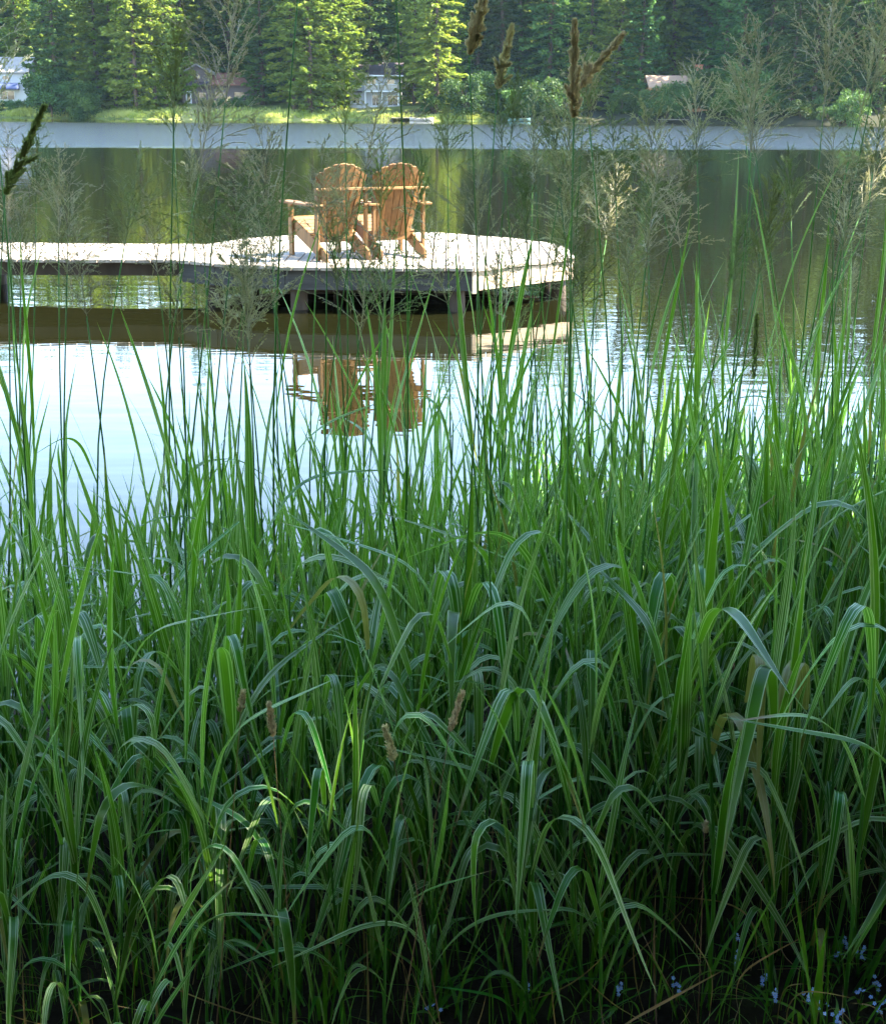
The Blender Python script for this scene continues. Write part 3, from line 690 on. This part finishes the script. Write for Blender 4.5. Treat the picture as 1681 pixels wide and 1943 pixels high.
GMESH = [np_mesh('leaf', LEAF[k][0], LEAF[k][1], M['blade_green'], LEAF[k][2], np.full(len(LEAF[k][0]), k/84.0)) for k in range(84)]

# culm prototypes, 0.62 m of stem plus leaves: stem points, list of (leaf, position, azimuth, scale)
PROTO = []
for k in range(36):
    rr = random.Random(900+k); H = rr.uniform(0.50, 0.72)
    bx, by = rr.uniform(-0.05, 0.05), rr.uniform(-0.05, 0.05)
    pts = [Vector((bx*t*t, by*t*t, H*t)) for t in np.linspace(0, 1, 5)]
    pts[0].z = -0.05
    at = lambda t: Vector((bx*t*t, by*t*t, H*t))
    az = rr.uniform(0, 6.28); lv = []
    nl = rr.randint(6, 8)
    for q in range(nl):
        t = 0.16+0.84*q/(nl-1); top = q/(nl-1)
        pool = ERECT if rr.random() < (0.56+0.22*(top > 0.75)) else (ARCH if rr.random() < 0.52 else FOLD)
        lv.append((rr.choice(pool), at(t), az, rr.uniform(0.72, 1.15)*(0.80+0.25*min(top*2, 1))))
        az += math.pi+rr.gauss(0, 0.7)
    mb = MB(); mb.tube(pts, [0.0042, 0.004, 0.0036, 0.003, 0.0015], 6)
    PROTO.append((mb.mesh('stem', M['stem'], 0, True), lv, pts, H))

# where culms stand
def halfw(y): return 0.333*(y*0.957+0.35)
pos = []; cell = {}
rp = random.Random(11); tries = 0
while tries < 21000:
    tries += 1
    y = rp.uniform(1.9, 6.0); hw = halfw(y); x = rp.uniform(-hw-1.5, hw+1.5)
    back = float(bank_y(x))+ (0.10 if x > 0.2 else -0.25) - (0.20 if x < -0.3 else 0)
    front = 2.00+0.08*math.sin(x*5+1)+0.06*math.sin(x*13)+ (0.20 if x > 0.35 else 0)
    if y > back+rp.gauss(0, 0.12) or y < front+abs(rp.gauss(0, 0.10)): continue
    md = 0.074 if y < 2.5 else (0.064 if y < 4.2 else 0.075)
    key = (int(x/0.08), int(y/0.08)); ok = True
    for a_ in (-1, 0, 1):
        for b_ in (-1, 0, 1):
            for (qx, qy) in cell.get((key[0]+a_, key[1]+b_), ()):
                if (qx-x)**2+(qy-y)**2 < md*md: ok = False
    if ok: cell.setdefault(key, []).append((x, y)); pos.append((x, y))
pos.sort(key=lambda p: p[1])
inview = [p for p in pos if abs(p[0]) < halfw(p[1])+0.05]; rest = [p for p in pos if abs(p[0]) >= halfw(p[1])+0.05]
indiv, rest = inview[:300], inview[300:]+rest
RL = 'variegated reed with cream-striped green leaves in the dense stand on the bank'
RG = 'striped reeds of the bank stand'
def culm_transform(x, y):
    lean = abs(rp.gauss(0, R(5.5))); la = rp.uniform(0, 6.28)
    if rp.random() < 0.04: lean = R(rp.uniform(18, 38))
    sc = rp.uniform(0.86, 1.18)
    sc *= np.interp(y, [2.0, 2.4, 3.0, 3.6, 4.6], [0.78, 0.97, 0.94, 0.86, 0.80])*np.interp(x, [-1.2, -0.2, 0.3, 1.0], [0.86, 0.90, 0.97, 1.04])*np.interp(y, [2.8, 3.8], [1.0, 1.0]); sc = float(sc)
    rot = Matrix.Rotation(la, 3, 'Z') @ Matrix.Rotation(lean, 3, 'X') @ Matrix.Rotation(rp.uniform(0, 6.28), 3, 'Z')
    return Vector((x, y, float(gz(x, y)))), rot, sc
for (x, y) in indiv:
    k = rp.randrange(36); loc, rot, sc = culm_transform(x, y)
    t = thing('striped_reed', RL, 'reed', loc, 0, RG); t.rotation_euler = rot.to_euler(); t.scale = (sc, sc, sc)
    mesh_obj('stem', PROTO[k][0], None, t)
    for (li, lp, az, ls) in PROTO[k][1]:
        if rp.random() < 0.06: continue
        if y < 2.75 and rp.random() < 0.30: li = rp.choice(FOLD)
        wx = (0.95 if li in ERECT else 1.22) if y < 2.75 else 1.0
        o = mesh_obj('leaf', LMESH[li], None, t); o.location = lp; o.rotation_euler = (0, 0, az+rp.gauss(0, 0.25)); o.scale = (ls*wx, ls, ls)
VV, FF, UU, II = [], [], [], []; base = 0
SV, SF = [], []; sb_ = 0
def rotz(a): return np.array([[math.cos(a), -math.sin(a), 0], [math.sin(a), math.cos(a), 0], [0, 0, 1.0]])
def add_culm_stuff(x, y):
    global base, sb_
    k = rp.randrange(36); loc, rot, sc = culm_transform(x, y); Rm = np.array(rot)*sc; L0 = np.array(loc)
    sm = PROTO[k][0]; co = np.empty(len(sm.vertices)*3); sm.vertices.foreach_get('co', co); SV.append(co.reshape(-1, 3) @ Rm.T + L0)
    SF.append(np.array([p.vertices[:] for p in sm.polygons if len(p.vertices) == 4])+sb_); sb_ += len(sm.vertices)
    for (li, lp, az, ls) in PROTO[k][1]:
        V, F, uv, t = LEAF[li]
        W = (V*ls) @ rotz(az+rp.gauss(0, 0.3)).T + np.array(lp)
        VV.append(W @ Rm.T + L0); FF.append(F+base); UU.append(uv); II.append(np.full(len(V), rp.random())); base += len(V)
for (x, y) in rest: add_culm_stuff(x, y)
st = mesh_obj('reed_leaves', np_mesh('reed_leaves', np.concatenate(VV), np.concatenate(FF), M['blade'], np.concatenate(UU), np.concatenate(II)))
tag(st, 'mass of striped reed leaves filling the back of the stand', 'reed leaves', kind='stuff')
tag(mesh_obj('reed_stems', np_mesh('reed_stems', np.concatenate(SV), np.concatenate(SF), M['stem'])), 'mass of green reed stems filling the back of the stand', 'reed stems', kind='stuff')

# ------------------------------------------------------------------ flowering reeds
def spikelet_cloud(P0, D, ln, wd):
    """two crossed kites per spikelet"""
    n = len(P0); D = unit(D); a = unit(np.cross(D, np.array([0.3, 0.5, 0.8]))); b = np.cross(D, a)
    V1, F1 = quads_from(P0, D*ln, a*wd); V2, F2 = quads_from(P0, D*ln, b*wd)
    return np.concatenate([V1, V2]), np.concatenate([F1, F2+len(V1)])
def panicle(seed, L, spread, droop, dens, mat):
    """open branching seed head growing along +z"""
    r = np.random.default_rng(seed); mb = MB()
    mb.tube([(0, 0, -0.01), (0, 0, L*0.5), (0.004, 0, L*0.92)], [0.0016, 0.0011, 0.0005], 4)
    Ps, Ds = [], []; azb = r.uniform(0, 6.28)
    nn = 11
    for k in range(nn):
        f = k/(nn-1); z = L*(0.02+0.86*f); nb = int(r.integers(2, 5)) if f < 0.8 else 2; a0 = r.uniform(0, 6.28)
        for b in range(nb):
            az = a0+b*6.283/nb+r.normal(0, 0.35); BL = L*(0.68-0.48*f)*r.uniform(0.5, 1.2)
            phi0 = spread*r.uniform(0.5, 1.35)*(1+0.45*math.cos(az-azb)); pts = []
            p = np.array([0, 0, z]); phi = phi0
            for q in range(6):
                pts.append(p.copy()); dv = np.array([math.sin(phi)*math.cos(az), math.sin(phi)*math.sin(az), math.cos(phi)])
                p = p+dv*BL/5; phi += droop*r.uniform(0.4, 1.6)/5; az += r.normal(0, 0.08)
            pts = np.array(pts); mb.tube([Vector(q) for q in pts[::1]], [0.0009, 0.0008, 0.0007, 0.0006, 0.0006, 0.0005], 3, False)
            for q in range(int(dens*BL/0.006)):
                t = r.uniform(0.25, 1.0)*4.99; i0 = int(t); bp = pts[i0]*(1-t+i0)+pts[min(i0+1, 5)]*(t-i0); dv = unit(pts[min(i0+1, 5)]-pts[i0])
                Ps.append(bp+r.normal(0, 0.0012, 3)); Ds.append(dv+r.normal(0, 0.35, 3))
            # secondary twigs
            for q in range(int(r.integers(2, 5))):
                i0 = int(r.integers(1, 5)); d2 = unit(unit(pts[i0]-pts[i0-1])+r.normal(0, 0.45, 3)); l2 = BL*r.uniform(0.12, 0.32)
                mb.tube([Vector(pts[i0]), Vector(pts[i0]+d2*l2)], [0.0008, 0.0005], 3, False)
                for s_ in range(int(dens*l2/0.005)+1):
                    Ps.append(pts[i0]+d2*l2*r.uniform(0.2, 1.0)+r.normal(0, 0.001, 3)); Ds.append(d2+r.normal(0, 0.35, 3))
    V, F = spikelet_cloud(np.array(Ps), np.array(Ds), 0.0080, 0.0011)
    # axis tubes joined in the same head
    tv = np.array(mb.v); tf = np.array([f for f in mb.f if len(f) == 4])
    me = np_mesh('panicle', np.concatenate([V, tv]), np.concatenate([F, tf+len(V)]), mat, smooth=False)
    return me
def spike(seed, L, w0, mat, side=2):
    """dense narrow plume, tapering, a little lumpy"""
    r = np.random.default_rng(seed); n = int(850*L/0.12*max(0.4, w0/0.011))
    t = r.random(n); env = w0*(np.clip(t/0.12, 0.25, 1))*(1-t)**0.45*(0.75+0.35*np.sin(t*31+seed)+0.2*np.sin(t*67))
    az = r.uniform(0, 6.283, n); rad = env*r.random(n)**0.5
    base = np.stack([np.cos(az)*rad, np.sin(az)*rad, t*L], 1); D = np.stack([np.cos(az)*0.6, np.sin(az)*0.6, np.ones(n)], 1)+r.normal(0, 0.2, (n, 3))
    for k in range(side):   # small side lobes low on the head
        m_ = int(n*0.10); a_ = r.uniform(0, 6.28); l_ = L*r.uniform(0.12, 0.26); z0 = L*r.uniform(0.02, 0.35); tt = r.random(m_)
        dv = np.array([math.cos(a_)*0.62, math.sin(a_)*0.62, 0.78])
        rr_ = w0*0.55*(1-tt)**0.5*r.random(m_)**0.5; q = unit(r.normal(size=(m_, 3)))
        base = np.concatenate([base, np.array([0, 0, z0])+dv*(tt*l_)[:, None]+q*rr_[:, None]]); D = np.concatenate([D, dv+r.normal(0, 0.3, (m_, 3))])
    V, F = spikelet_cloud(base, D, 0.0085, 0.0017)
    return np_mesh('seed_head', V, F, mat, smooth=False)
PAN = [panicle(60+k, L, R(sp), R(dr), dn, M[mt]) for k, (L, sp, dr, dn, mt) in enumerate([
    (0.30, 34, 28, 1.0, 'spike'), (0.26, 42, 34, 1.0, 'spike'), (0.22, 50, 20, 0.9, 'spike'), (0.34, 28, 36, 1.1, 'spike'), (0.28, 38, 48, 0.9, 'spike_green'), (0.24, 30, 18, 1.1, 'spike_green'), (0.22, 20, 10, 0.8, 'spike_green'), (0.30, 46, 40, 0.8, 'spike')])]
def flower_reed(top, base, head, headscale, name, label, cat, group, leaves=3, rad=0.0024, headname='panicle', dry=False, bow=0.03):
    """a culm from base to top with a seed head at its tip"""
    t = thing(name, label, cat, base, 0, group); d = Vector(top)-Vector(base); H = d.length
    sd_ = Vector((rp.gauss(0, bow), rp.gauss(0, bow), 0))
    at = lambda u: d*u+sd_*math.sin(math.pi*u)*H
    mb = MB(); us = np.linspace(0, 1, 9); mb.tube([at(u) if u > 0 else Vector((0, 0, -0.05)) for u in us], [rad*(1.35-0.75*u) for u in us], 6)
    mesh_obj('stem', mb.mesh('stem', M['stem_dry' if dry else 'stem'], 0, True), None, t)
    hd = mesh_obj(headname, head, None, t); hd.location = at(1.0); tip = (at(1.0)-at(0.93)).normalized()
    hd.rotation_euler = (tip.to_track_quat('Z', 'Y').to_matrix() @ Matrix.Rotation(rp.uniform(0, 6.28), 3, 'Z')).to_euler(); hd.scale = (headscale,)*3
    az = rp.uniform(0, 6.28)
    for q in range(leaves):
        u = min(0.20+0.50*q/max(1, leaves-1), 0.85)*min(1, 1.15/H)/ (1 if H > 1.15 else 1)
        u = u+rp.uniform(-0.03, 0.03)
        li = rp.choice(ERECT if rp.random() < 0.8 else ARCH)
        o = mesh_obj('leaf', LMESH[li], None, t); o.location = at(u); o.rotation_euler = (0, 0, az); s_ = rp.uniform(0.7, 1.0); o.scale = (s_*0.62, s_, s_)
        az += math.pi+rp.gauss(0, 0.5)
    return t
FG = {0: 'flowering reeds with tan panicles', 1: 'flowering reeds with green panicles', 2: 'flowering reeds with narrow green panicles'}
FLS = {0: 'tall thin flowering reed with an open airy tan seed panicle', 1: 'tall thin flowering reed with an open airy green seed panicle', 2: 'tall thin flowering reed with a narrow upright green seed panicle'}
def fkind(k): return 2 if k == 6 else (1 if k in (4, 5) else 0)
# photo pixels of the panicle's foot, stem x lower down at row 900, depth, panicle, scale
STEMS = [(112, 455, 132, 3.9, 0, 0.9), (128, 520, 136, 3.5, 1, 1.0), (236, 470, 246, 3.7, 4, 1.0), (165, 600, 175, 3.4, 7, 0.8), (428, 195, 352, 3.6, 3, 1.1), (378, 330, 371, 3.9, 0, 1.1),
    (340, 640, 342, 3.3, 2, 0.9), (470, 640, 480, 3.4, 7, 1.0), (300, 520, 320, 3.8, 1, 0.9), (570, -60, 556, 3.3, 3, 1.1), (655, 260, 640, 4.0, 4, 1.0), (750, -40, 744, 3.1, 0, 1.0), (722, 420, 735, 3.9, 5, 1.0),
    (640, 560, 628, 3.4, 6, 0.9), (905, 490, 916, 3.9, 0, 1.05), (1000, 470, 985, 3.6, 6, 1.1), (940, 600, 950, 3.5, 2, 0.8), (1082, 420, 1066, 3.6, 3, 1.0), (1130, 430, 1100, 4.1, 1, 1.0), (1168, 380, 1172, 3.9, 4, 1.0),
    (1258, 400, 1266, 4.0, 0, 1.15), (1322, 300, 1296, 4.2, 3, 0.9), (1424, 290, 1352, 3.7, 0, 1.2), (1432, 290, 1500, 4.0, 7, 1.1), (1560, 230, 1502, 3.8, 3, 1.15), (1628, 230, 1562, 3.9, 0, 1.2), (1655, 330, 1640, 4.2, 4, 1.0),
    (1380, 560, 1350, 3.6, 6, 1.0), (1440, 520, 1420, 3.4, 6, 1.1), (1195, 560, 1205, 3.5, 1, 0.8), (1010, 350, 1030, 4.4, 7, 1.0), (1290, 470, 1310, 4.4, 2, 1.0), (1500, 420, 1480, 4.5, 5, 1.0), (1600, 470, 1590, 4.3, 1, 1.0),
    (850, 330, 862, 4.3, 5, 1.0), (790, 420, 800, 4.2, 6, 1.0), (520, 500, 530, 4.0, 4, 0.9), (40, 560, 60, 3.6, 0, 0.9), (20, 420, 60, 4.0, 7, 0.9), (605, 420, 600, 4.2, 1, 1.0), (1105, 240, 1092, 4.0, 5, 0.9), (470, 420, 445, 4.1, 2, 1.0), (330, 260, 345, 4.0, 4, 1.0)]
def base_from(px, py, x900, y):
    a_ = P(px, py, y); b_ = P(x900, 900, y); d = b_-a_
    for _ in range(6): pass
    z = float(gz(b_.x, y)); t = (z-a_.z)/d.z
    bp = a_+d*t; bp.y = min(y+rp.gauss(0, 0.06), float(bank_y(bp.x))+0.35); bp.z = float(gz(bp.x, bp.y)); return a_, bp
for (px, py, x9, y, pk, sc) in STEMS:
    a_, b_ = base_from(px, py, x9, y)
    flower_reed(a_, b_, PAN[pk], sc, 'flowering_reed', FLS[fkind(pk)], 'reed', FG[fkind(pk)], rp.randint(3, 5), 0.0030)
for k in range(84):
    y = rp.uniform(2.9, 4.9); x = rp.uniform(-halfw(y)-0.5, halfw(y)+0.5)
    if y > bank_y(x)+0.1 or (x < -0.2 and y > 4.1): continue
    H = rp.uniform(1.2, 1.85); b_ = Vector((x, y, float(gz(x, y)))); a_ = b_+Vector((rp.gauss(0, 0.10), rp.gauss(0, 0.08), H))
    pk = rp.randrange(8)
    flower_reed(a_, b_, PAN[pk], rp.uniform(0.7, 1.05), 'flowering_reed', FLS[fkind(pk)], 'reed', FG[fkind(pk)], rp.randint(3, 5), 0.0027)
# stems with long erect leaves rising above the stand
for k in range(74):
    y = rp.uniform(2.7, 4.7); x = rp.uniform(-halfw(y)*0.35, halfw(y)+0.4)
    if rp.random() < 0.12: x = rp.uniform(-halfw(y)-0.2, 0)
    if y > bank_y(x)-0.1: continue
    H = rp.uniform(0.62, 1.12); b_ = Vector((x, y, float(gz(x, y))))
    t = thing('tall_reed', 'tall reed shoot with stiff upright striped leaves rising above the stand', 'reed', b_, 0, 'upright reed shoots'); lx, ly = rp.gauss(0, 0.07), rp.gauss(0, 0.05)
    at = lambda u: Vector((lx*u, ly*u, H*u))
    mb = MB(); mb.tube([Vector((0, 0, -0.05)), at(0.5), at(1.0)], [0.0045, 0.004, 0.002], 6); mesh_obj('stem', mb.mesh('stem', M['stem'], 0, True), None, t)
    az = rp.uniform(0, 6.28)
    for q in range(5):
        o = mesh_obj('leaf', LMESH[rp.choice(ERECT)], None, t); o.location = at(0.35+0.65*q/4); o.rotation_euler = (0, 0, az); s_ = rp.uniform(0.95, 1.3); o.scale = (s_*0.52, s_, s_); az += math.pi+rp.gauss(0, 0.4)
# compact tan seed heads, each placed as in the photograph: foot px, stem lower point, depth, length m, width m
SP = [((890, 105), (905, 480), 2.45, 0.150, 0.0125, 'tan plume seed head tilted before the dark firs, top cut by the frame', (40, -150)),
      ((943, 170), (920, 520), 2.55, 0.112, 0.0085, 'slim tan seed head with side tufts before the dark firs', (26, -110)),
      ((1088, 225), (1083, 520), 2.50, 0.165, 0.0110, 'upright brown seed head beside the forked one', (2, -180)),
      ((1090, 175), (1083, 520), 2.53, 0.130, 0.0085, 'forked tan seed head leaning right over the far shore', (75, -90)),
      ((10, 370), (-10, 760), 2.4, 0.17, 0.0085, 'nodding greenish seed head at the open left end of the stand', (80, -180)),
      ((519, 1400), (545, 1720), 2.00, 0.060, 0.0055, 'tan spike standing upright low among the leaves beside a shorter spike', (-12, -95)),
      ((457, 1352), (430, 1700), 2.04, 0.039, 0.0048, 'short tan spike low among the leaves next to a longer upright spike', (8, -62)),
      ((748, 1445), (800, 1740), 1.98, 0.064, 0.0062, 'thick tan spike leaning left beneath an arching striped leaf', (-28, -105)),
      ((853, 1388), (810, 1650), 2.0, 0.073, 0.0050, 'slender tan spike leaning right on a long bare dry stem', (38, -118)),
      ((1336, 1582), (1330, 1760), 2.12, 0.022, 0.0042, 'tiny pale spike low in the dark leaves', (4, -32)),
      ((1430, 720), (1425, 860), 3.2, 0.16, 0.005, 'narrow dark green spike standing before the bright water', (8, -200))]
for k, ((fx, fy), (lx, ly), y, L, wd, lab, (dx, dy)) in enumerate(SP):
    a_ = P(fx, fy, y); b_ = P(lx, ly, y); d = b_-a_; t_ = (float(gz(b_.x, y))-a_.z)/d.z; bp = a_+d*t_; bp.z = float(gz(bp.x, y))
    dry = k in (5, 6, 7, 8, 9)
    o = flower_reed(a_, bp, spike(300+k, L, wd, M['spike_tan'] if k not in (4, 10) else M['spike_green'], 3 if k < 4 else (0 if k > 4 else 3)), 1.0, 'seed_head_stem', lab, 'seed head', None, 0, 0.0009 if dry else 0.0020, 'seed_head', dry, 0.0)
    tipv = (P(fx+dx, fy+dy, y)-a_).normalized()
    for c_ in o.children:
        if c_.name.startswith('seed_head'): c_.rotation_euler = tipv.to_track_quat('Z', 'Y').to_euler()

# ------------------------------------------------------------------ undergrowth at the front edge
# bright green grass tufts
TG = 'tuft of short plain bright green grass at the foot of the reeds'
tufts = [(P(1010, 1900, 2.15).x, 2.16), (P(1120, 1900, 2.2).x, 2.22), (P(560, 1900, 2.2).x, 2.22), (P(600, 1900, 2.1).x, 2.14), (P(1480, 1900, 2.2).x, 2.24), (P(1560, 1920, 2.05).x, 2.08), (P(250, 1900, 2.2).x, 2.26), (P(330, 1900, 2.2).x, 2.42), (P(1300, 1900, 2.2).x, 2.14), (P(840, 1900, 2.2).x, 2.18), (P(80, 1900, 2.2).x, 2.2), (P(1650, 1900, 2.2).x, 2.3), (P(1200, 1900, 2.2).x, 2.40), (P(700, 1900, 2.2).x, 2.32)]
for (x, y) in tufts:
    t = thing('grass_tuft', TG, 'grass tuft', (x, y, float(gz(x, y))), rp.uniform(0, 6.28), 'green grass tufts before the reeds')
    for q in range(rp.randint(7, 11)):
        o = mesh_obj('blade', GMESH[rp.choice(ERECT+ARCH)], None, t); o.location = (rp.gauss(0, 0.025), rp.gauss(0, 0.025), -0.01); o.rotation_euler = (0, 0, rp.uniform(0, 6.28)); s_ = rp.uniform(0.35, 0.75); o.scale = (s_*0.85, s_, s_)
# a few broad plain green leaves caught in the stand
# low grass and dry litter, uncountable
def blade_field(name, label, cat, n, mat, scl, wf, yr, tilt, seed, zoff=0.0):
    r2 = random.Random(seed); V_, F_, U_, I_ = [], [], [], []; b0 = 0
    for _ in range(n):
        y = r2.uniform(*yr); hw = halfw(y)+1.4; x = r2.uniform(-hw, hw)
        if y > float(bank_y(x))-0.1: continue
        V, F, uv, t = LEAF[r2.choice(ERECT+ARCH)]; s_ = r2.uniform(*scl)
        rot = np.array(Matrix.Rotation(r2.uniform(0, 6.28), 3, 'Z') @ Matrix.Rotation(r2.uniform(0, R(tilt)), 3, 'X'))
        W = (V*np.array([s_*wf, s_, s_])) @ rot.T+np.array([x, y, float(gz(x, y))+zoff]); V_.append(W); F_.append(F+b0); U_.append(uv); I_.append(np.full(len(V), r2.random())); b0 += len(V)
    tag(mesh_obj(name, np_mesh(name, np.concatenate(V_), np.concatenate(F_), mat, np.concatenate(U_), np.concatenate(I_))), label, cat, kind='stuff')
blade_field('low_grass', 'thin dark green grass covering the ground before the reeds', 'grass', 3400, M['blade_green'], (0.18, 0.5), 0.42, (1.2, 2.75), 25, 5)
blade_field('dry_litter', 'brown withered blades lying among the reed stems', 'dry grass', 620, M['blade_dry'], (0.35, 0.75), 0.28, (1.9, 3.6), 85, 6, 0.015)

# forget-me-nots
def flower_head_mesh(seed):
    r2 = random.Random(seed); mb = MB(); eye = MB()
    for q in range(r2.randint(4, 7)):
        c = Vector((r2.gauss(0, 0.008), r2.gauss(0, 0.008), r2.gauss(0, 0.006))); nrm = Vector((r2.gauss(0, 0.5), r2.gauss(-0.6, 0.4), 0.8)).normalized(); u = nrm.orthogonal().normalized(); v = nrm.cross(u)
        for k in range(5):
            a_ = k*2*math.pi/5; d = u*math.cos(a_)+v*math.sin(a_); s_ = nrm.cross(d)
            o = len(mb.v); mb.v += [tuple(c+d*0.0004), tuple(c+d*0.0025+s_*0.0017), tuple(c+d*0.0043+s_*0.0008+nrm*0.0004), tuple(c+d*0.0043-s_*0.0008+nrm*0.0004), tuple(c+d*0.0025-s_*0.0017)]; mb.f.append(tuple(range(o, o+5)))
        eye.box(tuple(c+nrm*0.0004), (0.0012, 0.0012, 0.0012))
    return mb.mesh('petals', M['petal']), eye.mesh('eye', M['petal_eye'])
FM = [flower_head_mesh(k) for k in range(6)]
FMN = [(1398, 1785, 2.45), (1400, 1820, 2.35), (1445, 1860, 2.25), (1467, 1890, 2.2), (1530, 1885, 2.25), (1285, 1870, 2.35), (1600, 1790, 2.45), (1597, 1815, 2.4), (1630, 1805, 2.42), (1172, 1878, 2.32), (823, 1912, 2.25), (1638, 1885, 2.2), (1665, 1905, 2.22), (1585, 1925, 2.12), (1563, 1918, 2.14), (1665, 1868, 2.3), (1000, 1868, 2.35)]
for (px, py, y) in FMN:
    p = P(px, py, y); g0 = float(gz(p.x, y)); hgt = p.z-g0
    if hgt < 0.05:
        hgt = 0.09; p = P(px, py, y)
        for _ in range(20):
            y -= 0.02; p = P(px, py, y); g0 = float(gz(p.x, y))
            if p.z-g0 > 0.06: break
        hgt = p.z-g0
    t = thing('forget_me_not', 'small pale blue five-petalled flowers on a thin stem at the foot of the reeds', 'flower', (p.x, y, g0), 0, 'small blue flowers before the reeds')
    mb = MB(); lx = rp.gauss(0, 0.01); mb.tube([Vector((lx, 0.01, -0.02)), Vector((lx*0.3, 0.004, hgt*0.5)), Vector((0, 0, hgt-0.004))], [0.0014, 0.0011, 0.0008], 5); mesh_obj('stem', mb.mesh('stem', M['stem'], 0, True), None, t)
    a_, b_ = FM[rp.randrange(6)]; o = mesh_obj('petals', a_, None, t); o.location = (0, 0, hgt); rz = rp.uniform(-0.6, 0.6); o.rotation_euler = (0, 0, rz); o.scale = (0.95,)*3
    e = mesh_obj('eye', b_, None, o)
    for q in range(3):
        lf = mesh_obj('leaf', GMESH[rp.choice(ARCH)], None, t); lf.location = (lx*0.5, 0.005, hgt*(0.1+0.25*q)); lf.rotation_euler = (0, 0, rp.uniform(0, 6.28)); lf.scale = (0.45, 0.13, 0.13)

# ------------------------------------------------------------------ unseen bank trees: right ones shade the reeds, those behind added to block sky
bt, bc = broad_meshes('bank_tree', 77, 11.5, 4.2, 0.32, 17000, 44, M['broad'], 0.3, 0.30)
for k, (x, y, rz, s_, lab) in enumerate([(7.6, 1.2, 0.4, 1.0, 'leafy alder on the near bank right of the reeds'), (6.2, -1.8, 2.0, 0.95, 'leafy alder on the near bank behind the viewpoint'), (-3.2, -3.4, 4.0, 1.0, 'unseen leafy alder left behind the viewpoint, added to block sky light'), (0.4, -3.5, 5.1, 1.0, 'unseen leafy alder straight behind the viewpoint, added to block sky light'), (-7.5, -3.0, 1.1, 0.95, 'unseen leafy alder furthest from the reeds, added to block sky light')]):
    t = thing('alder_tree', lab, 'tree', (x, y, float(gz(x, y))-0.05), rz); t.scale = (s_,)*3
    mesh_obj('trunk', bt, None, t); mesh_obj('crown', bc, None, t)

# unseen thicket behind the viewpoint, added to block low sky light
for k, (x, y, idx, s_) in enumerate([(-8, -5, 2, 0.9), (-5.6, -5.8, 0, 1.1), (-3.2, -6.4, 2, 0.9), (-0.8, -6.2, 0, 1.2), (1.6, -6.8, 2, 1.0), (4.0, -6.0, 0, 1.15), (6.4, -5.4, 2, 0.9), (8.6, -4.6, 0, 1.1)]):
    tree('shrub', idx, x, y, 'unseen tall leafy shrub behind the alders, added to block low sky light', 'shrub', 'unseen shrubs added to block sky light', s_)

# ------------------------------------------------------------------ summer haze over the lake
hz = MB().box((0, 145, 33.0), (640, 380, 70.0)).build('haze'); tag(hz, kind='stuff')
hm = bpy.data.materials.new('haze'); hm.use_nodes = True; hn = hm.node_tree.nodes; hn.remove(hn['Principled BSDF'])
pv = hn.new('ShaderNodeVolumePrincipled'); pv.inputs['Color'].default_value = (0.55, 0.80, 1.0, 1); pv.inputs['Density'].default_value = 0.00006; pv.inputs['Anisotropy'].default_value = 0.3
hm.node_tree.links.new(pv.outputs[0], hn['Material Output'].inputs['Volume']); hz.data.materials.append(hm)
